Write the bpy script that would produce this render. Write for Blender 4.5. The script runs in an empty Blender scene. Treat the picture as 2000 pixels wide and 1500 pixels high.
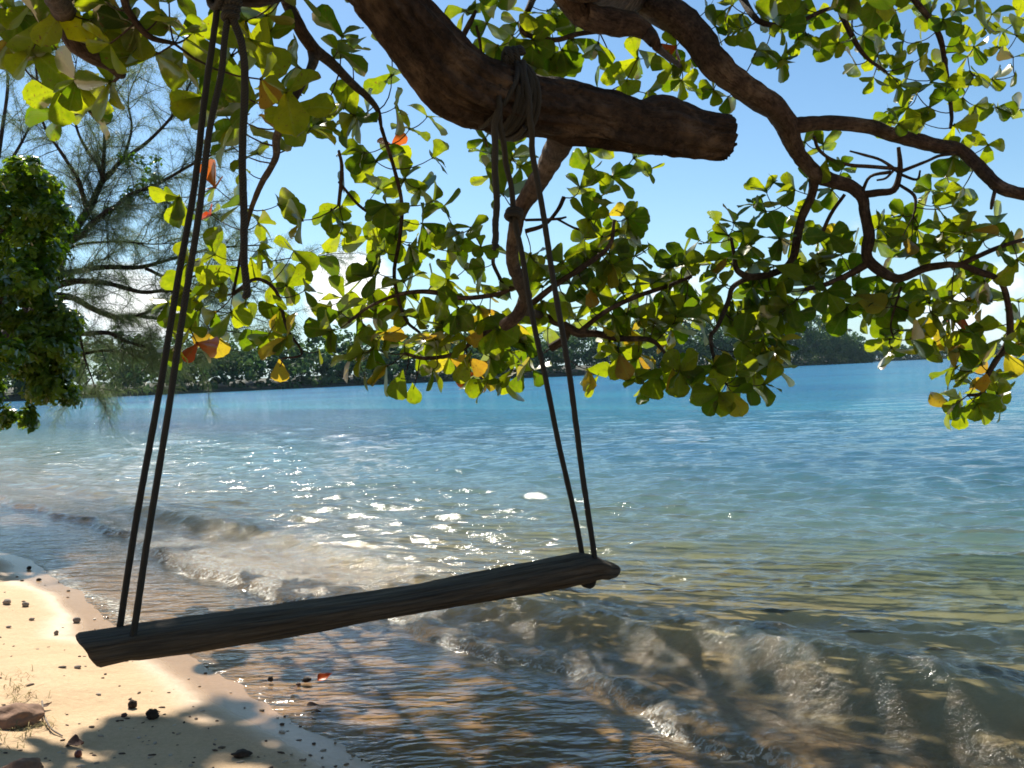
import bpy, math, random
import numpy as np
from mathutils import Vector, Matrix, noise as mnoise

random.seed(7)
rng = np.random.default_rng(11)
scene = bpy.context.scene
COL = scene.collection
R = math.radians

# ------------------------------------------------------------------ camera
HAZE = 0.00006
EYE = 1.55            # metres above the sea
FPX = 1900.0          # focal length in pixels of the 2000 px wide photograph
PITCH, ROLL = R(0.54), R(2.3)
cam_data = bpy.data.cameras.new("camera")
cam = bpy.data.objects.new("camera", cam_data)
COL.objects.link(cam)
scene.camera = cam
cam_data.sensor_width = 36.0
cam_data.lens = 36.0 * FPX / 2000.0
cam_data.clip_start = 0.05
cam_data.clip_end = 20000.0
FWD = Vector((0, math.cos(PITCH), -math.sin(PITCH)))
_u0 = Vector((0, math.sin(PITCH), math.cos(PITCH)))
_r0 = Vector((1, 0, 0))
RIGHT = _r0 * math.cos(ROLL) - _u0 * math.sin(ROLL)
UP = _u0 * math.cos(ROLL) + _r0 * math.sin(ROLL)
ORG = Vector((0, 0, EYE))
_m = Matrix((RIGHT, UP, -FWD)).transposed().to_4x4()
_m.translation = ORG
cam.matrix_world = _m

# ------------------------------------------------------------------ world, sun, exposure
SUN_EL, SUN_AZ = R(44), R(-22)       # azimuth: from +Y towards +X
world = bpy.data.worlds.new("World")
scene.world = world
world.use_nodes = True
SKY_STRENGTH = 0.073
SUN_STRENGTH = 5.0
sun_data = bpy.data.lights.new("sun", 'SUN')
sun_data.energy = SUN_STRENGTH
sun_data.angle = R(0.45)
sun_data.color = (1.0, 0.93, 0.80)
sun = bpy.data.objects.new("sun", sun_data)
COL.objects.link(sun)
SUN_DIR = Vector((math.sin(SUN_AZ) * math.cos(SUN_EL), math.cos(SUN_AZ) * math.cos(SUN_EL), math.sin(SUN_EL)))
sun.rotation_euler = SUN_DIR.to_track_quat('Z', 'Y').to_euler()
sun.location = (0, 0, 30)
scene.view_settings.view_transform = 'Standard'
scene.view_settings.look = 'None'
scene.view_settings.exposure = 0.7
scene.view_settings.gamma = 1.0
scene.view_settings.use_curve_mapping = False
cy = scene.cycles
cy.max_bounces = 8
cy.transparent_max_bounces = 12
cy.diffuse_bounces = 3
cy.glossy_bounces = 3
cy.transmission_bounces = 4
cy.caustics_reflective = False
cy.caustics_refractive = False
cy.use_denoising = True
cy.sample_clamp_direct = 70.0
cy.filter_width = 1.7


def ray(px, py):
    return FWD + RIGHT * ((px - 1000.0) / FPX) + UP * ((750.0 - py) / FPX)


def P(px, py, depth):
    return ORG + ray(px, py) * depth


def G(px, py, z=0.0):
    d = ray(px, py)
    return ORG + d * ((z - EYE) / d.z)


# ------------------------------------------------------------------ node helpers
class NT:
    def __init__(self, tree):
        self.t = tree
        self.t.nodes.clear()

    def n(self, kind, **kw):
        nd = self.t.nodes.new(kind)
        for k, v in kw.items():
            if k.startswith('i_'):
                key = k[2:].replace('_', ' ')
                nd.inputs[key].default_value = v
            elif k.startswith('x_'):
                nd.inputs[int(k[2:])].default_value = v
            else:
                setattr(nd, k, v)
        return nd

    def l(self, a, b):
        self.t.links.new(a, b)

    def math(self, op, a, b=None, clamp=False):
        nd = self.t.nodes.new('ShaderNodeMath')
        nd.operation = op
        nd.use_clamp = clamp
        for i, v in enumerate((a, b)):
            if v is None:
                continue
            if isinstance(v, (int, float)):
                nd.inputs[i].default_value = v
            else:
                self.l(v, nd.inputs[i])
        return nd.outputs[0]

    def ramp(self, fac, stops, interp='LINEAR'):
        nd = self.t.nodes.new('ShaderNodeValToRGB')
        nd.color_ramp.interpolation = interp
        el = nd.color_ramp.elements
        while len(el) < len(stops):
            el.new(0.5)
        for e, (p, c) in zip(el, stops):
            e.position = p
            e.color = (c, c, c, 1) if isinstance(c, (int, float)) else (*c, 1)
        self.l(fac, nd.inputs[0])
        return nd.outputs[0]

    def mixc(self, fac, a, b, blend='MIX'):
        nd = self.t.nodes.new('ShaderNodeMix')
        nd.data_type = 'RGBA'
        nd.blend_type = blend
        for idx, v in ((0, fac), (6, a), (7, b)):
            if isinstance(v, (int, float)):
                nd.inputs[idx].default_value = v
            elif isinstance(v, tuple):
                nd.inputs[idx].default_value = (*v, 1)
            else:
                self.l(v, nd.inputs[idx])
        return nd.outputs[2]

    def noise(self, vec, scale, detail=3.0, rough=0.55, dist=0.0):
        nd = self.t.nodes.new('ShaderNodeTexNoise')
        nd.inputs['Scale'].default_value = scale
        nd.inputs['Detail'].default_value = detail
        nd.inputs['Roughness'].default_value = rough
        nd.inputs['Distortion'].default_value = dist
        if vec is not None:
            self.l(vec, nd.inputs['Vector'])
        return nd.outputs[0]

    def mapping(self, vec, scale=(1, 1, 1), rot=(0, 0, 0), loc=(0, 0, 0)):
        nd = self.t.nodes.new('ShaderNodeMapping')
        nd.inputs['Scale'].default_value = scale
        nd.inputs['Rotation'].default_value = rot
        nd.inputs['Location'].default_value = loc
        self.l(vec, nd.inputs['Vector'])
        return nd.outputs[0]

    def bump(self, height, strength, dist, normal=None):
        nd = self.t.nodes.new('ShaderNodeBump')
        nd.inputs['Distance'].default_value = dist
        if isinstance(strength, (int, float)):
            nd.inputs['Strength'].default_value = strength
        else:
            self.l(strength, nd.inputs['Strength'])
        self.l(height, nd.inputs['Height'])
        if normal is not None:
            self.l(normal, nd.inputs['Normal'])
        return nd.outputs[0]


def new_mat(name):
    m = bpy.data.materials.new(name)
    m.use_nodes = True
    return m, NT(m.node_tree)


# ------------------------------------------------------------------ sky
nt = NT(world.node_tree)
sky = nt.n('ShaderNodeTexSky', sky_type='NISHITA', sun_disc=False, sun_elevation=SUN_EL, sun_rotation=SUN_AZ,
           altitude=0.0, air_density=1.0, dust_density=0.3, ozone_density=3.0)
tc = nt.n('ShaderNodeTexCoord')
sep = nt.n('ShaderNodeSeparateXYZ')
nt.l(tc.outputs['Generated'], sep.inputs[0])
elev = sep.outputs[2]
skyc = nt.mixc(1.0, sky.outputs[0], (0.84, 1.03, 1.10), 'MULTIPLY')
# thin white veil just above the sea
veil = nt.ramp(elev, [(0.0, 0.50), (0.07, 0.28), (0.18, 0.07), (0.30, 0.0)])
skyc = nt.mixc(veil, skyc, (6.0, 8.4, 9.6))
# fair-weather cumulus low over the horizon, all the way round
cvec = nt.mapping(tc.outputs['Generated'], scale=(1, 1, 2.0))
n1 = nt.noise(cvec, 5.5, 7.0, 0.58, 0.15)
n2 = nt.noise(nt.mapping(tc.outputs['Generated'], loc=(3.1, 1.7, 0.4)), 2.3, 2.0, 0.5)
band = nt.math('MULTIPLY', nt.ramp(elev, [(0.0, 0.9), (0.06, 1.0), (0.16, 0.55), (0.30, 0.0)]), 1.0)
dens = nt.math('ADD', nt.math('MULTIPLY', n1, 0.75), nt.math('MULTIPLY', n2, 0.25))
CLOUDS = [(690, 540, 80, 0.26), (745, 575, 70, 0.20), (640, 590, 70, 0.16), (210, 560, 110, 0.17), (300, 600, 80, 0.15),
          (1662, 440, 45, 0.22), (1735, 420, 50, 0.10), (1350, 540, 90, 0.11), (845, 500, 40, 0.08), (1880, 640, 110, 0.08), (70, 620, 90, 0.12)]
for (cx, cyy, rad, amp) in CLOUDS:
    d = ray(cx, cyy).normalized()
    dist = nt.n('ShaderNodeVectorMath', operation='DISTANCE')
    nt.l(tc.outputs['Generated'], dist.inputs[0])
    dist.inputs[1].default_value = d
    g = nt.n('ShaderNodeMapRange', interpolation_type='SMOOTHSTEP')
    nt.l(dist.outputs['Value'], g.inputs[0])
    g.inputs[1].default_value = 0.0
    g.inputs[2].default_value = rad * 1.6 / FPX
    g.inputs[3].default_value = amp
    g.inputs[4].default_value = 0.0
    dens = nt.math('ADD', dens, g.outputs[0])
dens = nt.math('ADD', dens, nt.math('MULTIPLY', nt.math('SUBTRACT', band, 1.0), 0.25))
cmask = nt.ramp(dens, [(0.0, 0.0), (0.575, 0.0), (0.66, 0.85), (0.75, 1.0)])
cshade = nt.ramp(dens, [(0.55, (9.0, 9.8, 10.6)), (0.8, (14.5, 14.5, 14.2))])
final = nt.mixc(cmask, skyc, cshade)
bg = nt.n('ShaderNodeBackground')
bg.inputs[1].default_value = SKY_STRENGTH
nt.l(final, bg.inputs[0])
wo = nt.n('ShaderNodeOutputWorld')
nt.l(bg.outputs[0], wo.inputs[0])


# ------------------------------------------------------------------ object helpers
def tag(o, label=None, cat=None, group=None, kind=None):
    if label: o['label'] = label
    if cat: o['category'] = cat
    if group: o['group'] = group
    if kind: o['kind'] = kind
    return o


def link(name, me, parent=None, mat=None):
    o = bpy.data.objects.new(name, me)
    COL.objects.link(o)
    if parent is not None:
        o.parent = parent
    if mat is not None and me is not None and not me.materials:
        me.materials.append(mat)
    return o


def empty(name, loc=(0, 0, 0)):
    o = bpy.data.objects.new(name, None)
    o.empty_display_size = 0.1
    COL.objects.link(o)
    o.location = loc
    # children are built in world coordinates
    return o


def mesh_np(name, V, F, uv=None, smooth=True, attrs=None, mat_idx=None):
    """V (n,3), F (m,k) arrays of equal-size faces, or a list of such arrays."""
    me = bpy.data.meshes.new(name)
    V = np.asarray(V, dtype=np.float32)
    Fs = [np.asarray(f, dtype=np.int32) for f in (F if isinstance(F, list) else [F])]
    Fs = [f for f in Fs if len(f)]
    loops = np.concatenate([f.ravel() for f in Fs])
    sizes = np.concatenate([np.full(len(f), f.shape[1], np.int32) for f in Fs])
    starts = np.concatenate([[0], np.cumsum(sizes)[:-1]]).astype(np.int32)
    me.vertices.add(len(V)); me.vertices.foreach_set('co', V.ravel())
    me.loops.add(len(loops)); me.loops.foreach_set('vertex_index', loops)
    me.polygons.add(len(sizes)); me.polygons.foreach_set('loop_start', starts); me.polygons.foreach_set('loop_total', sizes)
    if smooth:
        me.polygons.foreach_set('use_smooth', np.ones(len(sizes), dtype=bool))
    if mat_idx is not None:
        me.polygons.foreach_set('material_index', np.asarray(mat_idx, dtype=np.int32))
    me.update(calc_edges=True)
    if uv is not None:
        lay = me.uv_layers.new(name='UVMap')
        lay.data.foreach_set('uv', np.asarray(uv, dtype=np.float32)[loops].ravel())
    for k, a in (attrs or {}).items():
        at = me.attributes.new(k, 'FLOAT', 'POINT')
        at.data.foreach_set('value', np.asarray(a, dtype=np.float32))
    me.validate()
    return me


class MB:
    """Collects pieces into one mesh."""
    def __init__(self):
        self.V, self.F, self.UV, self.A, self.n = [], {}, [], [], 0

    def add(self, V, F, uv=None, a=0.0):
        V = np.asarray(V, float)
        self.V.append(V)
        for f in (F if isinstance(F, list) else [F]):
            f = np.asarray(f, int)
            if len(f):
                self.F.setdefault(f.shape[1], []).append(f + self.n)
        self.UV.append(np.zeros((len(V), 2)) if uv is None else np.asarray(uv, float))
        self.A.append(np.full(len(V), a) if np.isscalar(a) else np.asarray(a, float))
        self.n += len(V)

    def mesh(self, name, smooth=True):
        return mesh_np(name, np.concatenate(self.V), [np.concatenate(v) for v in self.F.values()],
                       np.concatenate(self.UV), smooth, {'var': np.concatenate(self.A)})


def catmull(pts, rad, seg):
    pts = np.asarray(pts, float); rad = np.asarray(rad, float)
    p = np.vstack([2 * pts[0] - pts[1], pts, 2 * pts[-1] - pts[-2]])
    out, ro = [], []
    for i in range(len(pts) - 1):
        p0, p1, p2, p3 = p[i:i + 4]
        for k in range(seg):
            t = k / seg
            out.append(0.5 * ((2 * p1) + (-p0 + p2) * t + (2 * p0 - 5 * p1 + 4 * p2 - p3) * t * t + (-p0 + 3 * p1 - 3 * p2 + p3) * t ** 3))
            ro.append(rad[i] * (1 - t) + rad[i + 1] * t)
    out.append(pts[-1]); ro.append(rad[-1])
    return np.array(out), np.array(ro)


def tube(C, rad, sides=8, rough=0.0, seed=0.0, cap=True, freq=6.0, ridge=0.0):
    """Tube along polyline C with radii rad; returns V, F list, uv (u round, v along in metres)."""
    C = np.asarray(C, float); n = len(C)
    T = np.gradient(C, axis=0)
    T /= np.linalg.norm(T, axis=1)[:, None] + 1e-12
    a = np.array([0, 0, 1.0]) if abs(T[0][2]) < 0.9 else np.array([1.0, 0, 0])
    N = np.cross(T[0], a); N /= np.linalg.norm(N)
    V, UV = [], []
    L = np.concatenate([[0], np.cumsum(np.linalg.norm(np.diff(C, axis=0), axis=1))])
    ang = np.linspace(0, 2 * np.pi, sides, endpoint=False)
    for i in range(n):
        N = N - T[i] * np.dot(N, T[i]); N /= np.linalg.norm(N) + 1e-12
        B = np.cross(T[i], N)
        for k, th in enumerate(ang):
            d = N * math.cos(th) + B * math.sin(th)
            r = rad[i]
            if rough:
                q = C[i] + d * r
                r *= 1 + rough * (mnoise.noise(Vector(q * freq) + Vector((seed, seed, 0))) + 0.5 * mnoise.noise(Vector(q * freq * 2.7) + Vector((0, seed, seed))))
            if ridge:
                r *= 1 + ridge * mnoise.noise(Vector((math.cos(th) * 7.0, math.sin(th) * 7.0, L[i] * 3.0 + seed)))
            V.append(C[i] + d * r)
            UV.append((k / sides if k <= sides / 2 else (sides - k) / sides, L[i]))
    F = []
    for i in range(n - 1):
        for k in range(sides):
            k2 = (k + 1) % sides
            F.append((i * sides + k, i * sides + k2, (i + 1) * sides + k2, (i + 1) * sides + k))
    T3 = []
    if cap:
        for base, ci, flip in ((0, 0, True), ((n - 1) * sides, n - 1, False)):
            ring = len(V)
            for k in range(sides):
                V.append(V[base + k]); UV.append((UV[base + k][0], L[ci] + 0.02))
            V.append(np.mean(V[ring:ring + sides], axis=0)); UV.append((0.25, L[ci] + 0.02)); c = len(V) - 1
            for k in range(sides):
                k2 = (k + 1) % sides
                T3.append((c, ring + k2, ring + k) if flip else (c, ring + k, ring + k2))
    return np.array(V), [np.array(F), np.array(T3, int).reshape(-1, 3)], np.array(UV)


def blob(center, size, seed, rough=0.25, sub=2, rot=0.0, freq=1.6):
    """Rounded irregular lump as (V, F)."""
    import bmesh
    bm = bmesh.new()
    bmesh.ops.create_icosphere(bm, subdivisions=sub, radius=1.0)
    V = []
    cr, sr = math.cos(rot), math.sin(rot)
    for v in bm.verts:
        k = 1 + rough * mnoise.noise(v.co * freq + Vector((seed * 3.1, seed * 1.7, seed)))
        x, y, z = v.co.x * size[0] * k, v.co.y * size[1] * k, v.co.z * size[2] * k
        V.append((center[0] + x * cr - y * sr, center[1] + x * sr + y * cr, center[2] + z))
    F = [[v.index for v in f.verts] for f in bm.faces]
    bm.free()
    return np.array(V), np.array(F)


# ------------------------------------------------------------------ shore coordinates
NS = np.array([0.7828, 0.6223])       # towards the sea
US = np.array([-0.6223, 0.7828])      # along the waterline, away from the camera


def shore_st(x, y):
    s = NS[0] * x + NS[1] * y - 1.96
    t = US[0] * x + US[1] * y
    s = s + 0.13 * np.exp(-((t - 3.0) / 1.5) ** 2) + 0.05 * np.sin(1.1 * t + 0.6) + 0.03 * np.sin(2.9 * t + 1.0)
    return s, t


def sstep(a, b, x):
    k = np.clip((x - a) / (b - a), 0, 1)
    return k * k * (3 - 2 * k)


def bed(x, y):
    s, t = shore_st(x, y)
    up = 0.11 * (-s) + 0.9 * sstep(3, 14, -s) + 1.2 * sstep(10, 40, -s)
    lo = -(0.055 * s + 0.15 * sstep(1.5, 6, s) + 0.45 * sstep(6, 18, s) + 1.5 * sstep(15, 60, s) + 6 * sstep(40, 300, s))
    z = np.where(s < 0, up, lo)
    z = z + 0.007 * np.sin(6.3 * x - 4.7 * y + 2 * np.sin(1.9 * x)) * np.sin(5.1 * y + 1.4 * x) * sstep(0.1, 0.6, -s) + 0.012 * np.sin(3.1 * x + 1.7 * y) * np.sin(2.3 * y - 1.1 * x) * (s < 0.0) * sstep(0, 0.5, -s)
    z = z + 0.006 * np.sin(9.1 * x + 3.3 * y + 2 * np.sin(2 * y)) * np.sin(8.3 * y) * sstep(0.2, 0.8, -s)
    return z


def polar_grid(ang0, ang1, na, rr):
    th = np.linspace(ang0, ang1, na)
    rad, tt = np.meshgrid(rr, th, indexing='ij')
    x = rad * np.sin(tt); y = rad * np.cos(tt)
    n, m = rad.shape
    i = np.arange(n - 1)[:, None]; j = np.arange(m - 1)[None, :]
    a = i * m + j
    F = np.stack([a, a + m, a + m + 1, a + 1], -1).reshape(-1, 4)[:, ::-1]
    return x, y, rad, F


# ------------------------------------------------------------------ beach and sea bed
rr = np.concatenate([np.linspace(0.02, 1.0, 6)[:-1], 1.55 * 1900 / np.linspace(2900, 130, 260), np.geomspace(24, 9000, 60)])
x, y, rad, F = polar_grid(-math.pi, math.pi, 481, rr)
z = bed(x, y)
me = mesh_np("beach", np.stack([x, y, z], -1).reshape(-1, 3), F)
m_sand, nt = new_mat("sand")
tc = nt.n('ShaderNodeNewGeometry')
pos = tc.outputs['Position']
na = nt.noise(pos, 1.7, 4, 0.6)
nb = nt.noise(pos, 38, 3, 0.7)
nc = nt.noise(pos, 260, 2, 0.7)
base = nt.mixc(nt.ramp(na, [(0.3, 0.0), (0.7, 1.0)]), (0.61, 0.415, 0.235), (0.69, 0.48, 0.285))
base = nt.mixc(nt.ramp(nb, [(0.35, 0.35), (0.65, 0.0)]), base, (0.40, 0.27, 0.15))
base = nt.mixc(nt.ramp(nc, [(0.30, 0.5), (0.46, 0.0)]), base, (0.25, 0.17, 0.10))
base = nt.mixc(nt.ramp(nc, [(0.60, 0.0), (0.75, 0.5)]), base, (0.70, 0.58, 0.42))
# darker sand with a film of water close to the sea
sp = nt.n('ShaderNodeSeparateXYZ'); nt.l(pos, sp.inputs[0])
zz = nt.math('ADD', sp.outputs[2], nt.math('MULTIPLY', nt.math('SUBTRACT', nt.noise(pos, 2.2, 3), 0.5), 0.02))
wet = nt.n('ShaderNodeMapRange', interpolation_type='SMOOTHSTEP')
nt.l(zz, wet.inputs[0])
wet.inputs[1].default_value = 0.012; wet.inputs[2].default_value = 0.05
wet.inputs[3].default_value = 1.0; wet.inputs[4].default_value = 0.0
wetc = nt.mixc(1.0, base, (0.62, 0.53, 0.45), 'MULTIPLY')
wetc = nt.mixc(nt.ramp(nt.math('MULTIPLY', sp.outputs[2], -1.0), [(0.07, 0.0), (0.16, 1.0)]), wetc, nt.mixc(1.0, base, (0.92, 0.80, 0.66), 'MULTIPLY'))
col = nt.mixc(wet.outputs[0], base, wetc)
bs = nt.n('ShaderNodeBsdfPrincipled')
nt.l(col, bs.inputs['Base Color'])
rg = nt.math('SUBTRACT', 0.85, nt.math('MULTIPLY', wet.outputs[0], 0.62))
nt.l(rg, bs.inputs['Roughness'])
bs.inputs['Specular IOR Level'].default_value = 0.35
hb = nt.math('ADD', nt.math('MULTIPLY', nb, 0.6), nt.math('MULTIPLY', nc, 0.35))
hb = nt.math('ADD', hb, nt.math('MULTIPLY', nt.noise(pos, 9, 3), 1.6))
st = nt.math('SUBTRACT', 0.55, nt.math('MULTIPLY', wet.outputs[0], 0.48))
nt.l(nt.bump(hb, st, 0.02), bs.inputs['Normal'])
out = nt.n('ShaderNodeOutputMaterial'); nt.l(bs.outputs[0], out.inputs[0])
beach = link("beach", me, mat=m_sand)
tag(beach, kind='structure')

# ------------------------------------------------------------------ sea
rows = 1000
rr = np.concatenate([1.55 * 1900 / np.linspace(1250, 6.5, rows), np.geomspace(520, 9000, 14)])
x, y, rad, F = polar_grid(R(-37), R(37), 820, rr)
s, t = shore_st(x, y)
dr = np.gradient(rr)[:, None] * np.ones_like(x)
spacing = np.maximum(dr, rad * R(74) / 820)
z = np.zeros_like(x)
near = sstep(0.9, 3.2, s)
wrng = np.random.default_rng(5)
for k in range(72):
    lam = 0.075 * (2.4 / 0.075) ** (k / 71)
    lam *= wrng.uniform(0.9, 1.1)
    ang = math.atan2(-0.95, -0.25) + wrng.normal(0, 0.55)
    kx, ky = 2 * np.pi / lam * math.cos(ang), 2 * np.pi / lam * math.sin(ang)
    ph = wrng.uniform(0, 2 * np.pi)
    amp = lam * (0.0112 if lam < 0.6 else (0.0062 if lam < 1.1 else 0.0034))
    w = sstep(1.0, 2.2, lam / (2.0 * spacing))
    warp = 0.6 * np.sin(0.35 * x + 1.3 * ph) + 0.5 * np.sin(0.27 * y + 2.1 * ph)
    th = kx * x + ky * y + ph + warp
    gust = 0.75 + 0.5 * np.sin(0.21 * x + 0.13 * y + 0.7 * k) * np.sin(0.17 * y - 0.09 * x + 1.9 * k)
    z += w * amp * gust * (np.exp(1.1 * (np.sin(th) - 1)) * 2.0 - 0.95) * (0.06 + 0.94 * near)
# low swells, the small breaker and the bore running up the beach
H = 0.5 + 0.5 * np.sin(1.15 * t + 2.3)
Hc = 0.055 + 0.17 * np.exp(-((t - 2.4) / 1.35) ** 2) + 0.05 * np.exp(-((t - 5.0) / 0.7) ** 2) + 0.045 * np.exp(-((t - 10.6) / 1.5) ** 2)
sc = 2.12 + 0.10 * np.sin(0.9 * t + 0.5) + 0.05 * np.sin(2.3 * t)
d = s - sc
z += Hc * np.where(d < 0, np.exp(-(d / 0.14) ** 2), np.exp(-(d / 0.50) ** 2))
z -= 0.30 * Hc * np.exp(-((d + 0.42) / 0.22) ** 2)
d2 = s - (5.4 + 0.25 * np.sin(0.4 * t))
z += 0.035 * np.exp(-(d2 / 0.6) ** 2) * (0.6 + 0.4 * np.sin(0.6 * t))
d3 = s - (8.6 + 0.3 * np.sin(0.31 * t + 1))
z += 0.025 * np.exp(-(d3 / 0.8) ** 2) * (0.6 + 0.4 * np.sin(0.43 * t + 2))
sb = 1.06 + 0.22 * np.exp(-((t - 2.8) / 1.4) ** 2) + 0.15 * np.sin(0.9 * t - 2.9) + 0.05 * np.sin(3.7 * t) + 0.025 * np.sin(8.3 * t + 1) + 0.012 * np.sin(19 * t)
db = s - sb
bore = sstep(-0.02, 0.10, db) * (1 - 0.75 * sstep(0.1, 1.1, db))
z += 0.055 * bore
turb = sstep(-0.03, 0.06, db) * (1 - 0.8 * sstep(0.6, 1.7, db))
turb *= 1 - 0.75 * sstep(8.5, 12.5, t)
turb = np.maximum(turb, 0.45 * np.exp(-((d + 0.25) / 0.3) ** 2) * sstep(0.07, 0.15, Hc))
foam = np.exp(-((s - 0.10 - 0.05 * np.sin(2.1 * t) - 0.03 * np.sin(5.3 * t)) / 0.06) ** 2) * sstep(5.2, 7.5, t) * (1 - 0.8 * sstep(8.5, 12, t)) + 0.5 * np.exp(-((db - 0.02) / 0.05) ** 2) + 0.40 * np.exp(-((db - 0.25) / 0.35) ** 2) * sstep(4.6, 6.0, t) * (1 - sstep(9.5, 11.5, t))  # wide white band behind the bore: foam plus sun glare painted as foam
tn = np.zeros_like(x)
for k in range(26):
    lam = 0.05 * (0.5 / 0.05) ** (k / 25)
    a = wrng.uniform(0, 2 * np.pi)
    ph = wrng.uniform(0, 6.28)
    w = sstep(1.0, 2.0, lam / (2.0 * spacing))
    tn += w * lam * np.sin(2 * np.pi / lam * (x * math.cos(a) + y * math.sin(a)) + ph + 1.5 * np.sin(3.0 * x + k) + 1.3 * np.sin(2.6 * y - k))
z += turb * 0.0125 * tn
# ripples in the thin sheet of backwash
film = sstep(0.0, 0.25, s) * (1 - sstep(-0.25, 0.0, db))
ripn = np.zeros_like(x)
for k in range(9):
    lam = 0.045 + 0.012 * k
    a = math.pi / 2 + wrng.normal(0, 0.30)
    ripn += np.sin(2 * np.pi / lam * (x * math.cos(a) + y * math.sin(a)) + wrng.uniform(0, 6.28) + 1.2 * np.sin(2.1 * x + 3 * k) + 1.1 * np.sin(1.7 * y + k)) * sstep(1.0, 2.0, lam / (2.0 * spacing))
z += film * 0.00030 * ripn * (0.55 + 0.45 * np.sin(1.3 * x + 0.8 * y) * np.sin(1.7 * y - 0.6 * x))
depth = np.clip(z - bed(x, y), 0.0, 30)
lod = sstep(9, 34, rad)
me = mesh_np("sea", np.stack([x, y, z], -1).reshape(-1, 3), F,
             attrs={'depth': depth.ravel(), 'turb': turb.ravel(), 'lod': lod.ravel(), 'film': film.ravel(), 'foam': foam.ravel()})
m_sea, nt = new_mat("sea_water")
geo = nt.n('ShaderNodeNewGeometry'); pos = geo.outputs['Position']
def attr(nt, nm):
    a = nt.n('ShaderNodeAttribute', attribute_name=nm)
    return a.outputs['Fac']
A_d, A_t, A_l, A_f, A_w = (attr(nt, k) for k in ('depth', 'turb', 'lod', 'film', 'foam'))
# fine ripples, wider ones far out, froth
rip1 = nt.noise(nt.mapping(pos, scale=(0.55, 1.0, 1.0), rot=(0, 0, R(-12))), 17, 3, 0.6, 0.4)
rip2 = nt.noise(nt.mapping(pos, scale=(0.5, 1.0, 1.0), rot=(0, 0, R(8))), 6.5, 3, 0.55, 0.3)
rip3 = nt.noise(nt.mapping(pos, scale=(0.55, 1.0, 1.0)), 2.0, 3, 0.55, 0.3)
frn = nt.noise(pos, 42, 4, 0.65, 0.6)
calm = nt.math('SUBTRACT', 1.0, nt.math('MULTIPLY', A_f, 0.75))
nrm = nt.bump(rip1, nt.math('MULTIPLY', nt.math('MULTIPLY', calm, 0.6), nt.math('SUBTRACT', 1.0, A_l)), 0.018)
nrm = nt.bump(rip2, nt.math('ADD', nt.math('MULTIPLY', A_l, 0.22), 0.24), 0.10, nrm)
nrm = nt.bump(rip3, nt.math('MULTIPLY', A_l, 0.9), 0.26, nrm)
nrm = nt.bump(frn, nt.math('MULTIPLY', A_t, 0.85), 0.022, nrm)
fr = nt.n('ShaderNodeFresnel', i_IOR=1.34); nt.l(nrm, fr.inputs['Normal'])
gl = nt.n('ShaderNodeBsdfGlossy', distribution='GGX')
nt.l(nt.math('ADD', nt.math('ADD', 0.075, nt.math('MULTIPLY', A_l, -0.02)), nt.math('MULTIPLY', A_t, 0.08)), gl.inputs['Roughness'])
nt.l(nrm, gl.inputs['Normal'])
# light lost on the way down and back up
kk = nt.n('ShaderNodeCombineXYZ')
for i, c in enumerate((0.42, 0.10, 0.11)):
    nt.l(nt.math('POWER', 2.71828, nt.math('MULTIPLY', A_d, -2.0 * c)), kk.inputs[i])
tr = nt.n('ShaderNodeBsdfTransparent'); nt.l(kk.outputs[0], tr.inputs[0])
body = nt.n('ShaderNodeBsdfDiffuse')
patch = nt.noise(pos, 0.045, 2, 0.5)
deepc = nt.mixc(nt.ramp(patch, [(0.42, 0.0), (0.6, 1.0)]), (0.010, 0.115, 0.28), (0.020, 0.20, 0.34))
bcol = nt.ramp(A_d, [(0.0, (0.27, 0.27, 0.16)), (0.22, (0.22, 0.33, 0.35)), (0.75, (0.08, 0.26, 0.42))])
bcol = nt.mixc(nt.ramp(A_d, [(0.6, 0.0), (1.0, 0.8)]), bcol, deepc)
nt.l(bcol, body.inputs[0])
opac = nt.math('SUBTRACT', 1.0, nt.math('POWER', 2.71828, nt.math('MULTIPLY', A_d, -0.45)), clamp=True)
under = nt.n('ShaderNodeMixShader')
nt.l(opac, under.inputs[0]); nt.l(tr.outputs[0], under.inputs[1]); nt.l(body.outputs[0], under.inputs[2])
# sand stirred up in the froth, and white for air bubbles and painted sun glare
silt = nt.n('ShaderNodeBsdfDiffuse'); 
fine = nt.noise(pos, 85, 3, 0.7)
clump = nt.noise(pos, 7.0, 4, 0.6, 0.5)
nt.l(nt.mixc(nt.ramp(fine, [(0.52, 0.0), (0.66, 1.0)]), (0.38, 0.225, 0.08), (0.54, 0.39, 0.22)), silt.inputs[0])
nt.l(nrm, silt.inputs['Normal'])
under2 = nt.n('ShaderNodeMixShader')
nt.l(nt.math('MULTIPLY', A_t, nt.ramp(clump, [(0.40, 0.02), (0.66, 0.30)])), under2.inputs[0])
nt.l(under.outputs[0], under2.inputs[1]); nt.l(silt.outputs[0], under2.inputs[2])
wf = nt.n('ShaderNodeBsdfDiffuse'); wf.inputs[0].default_value = (0.86, 0.81, 0.70, 1)
bub = nt.ramp(nt.noise(pos, 30, 4, 0.7, 0.8), [(0.47, 0.0), (0.57, 1.0)])
under3 = nt.n('ShaderNodeMixShader')
nt.l(nt.math('MULTIPLY', A_w, nt.math('MULTIPLY', bub, 0.9)), under3.inputs[0]); nt.l(under2.outputs[0], under3.inputs[1]); nt.l(wf.outputs[0], under3.inputs[2])
under2 = under3
mx = nt.n('ShaderNodeMixShader')
nt.l(fr.outputs[0], mx.inputs[0]); nt.l(under2.outputs[0], mx.inputs[1]); nt.l(gl.outputs[0], mx.inputs[2])
out = nt.n('ShaderNodeOutputMaterial'); nt.l(mx.outputs[0], out.inputs[0])
sea = link("sea", me, mat=m_sea)
tag(sea, kind='structure')

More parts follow.
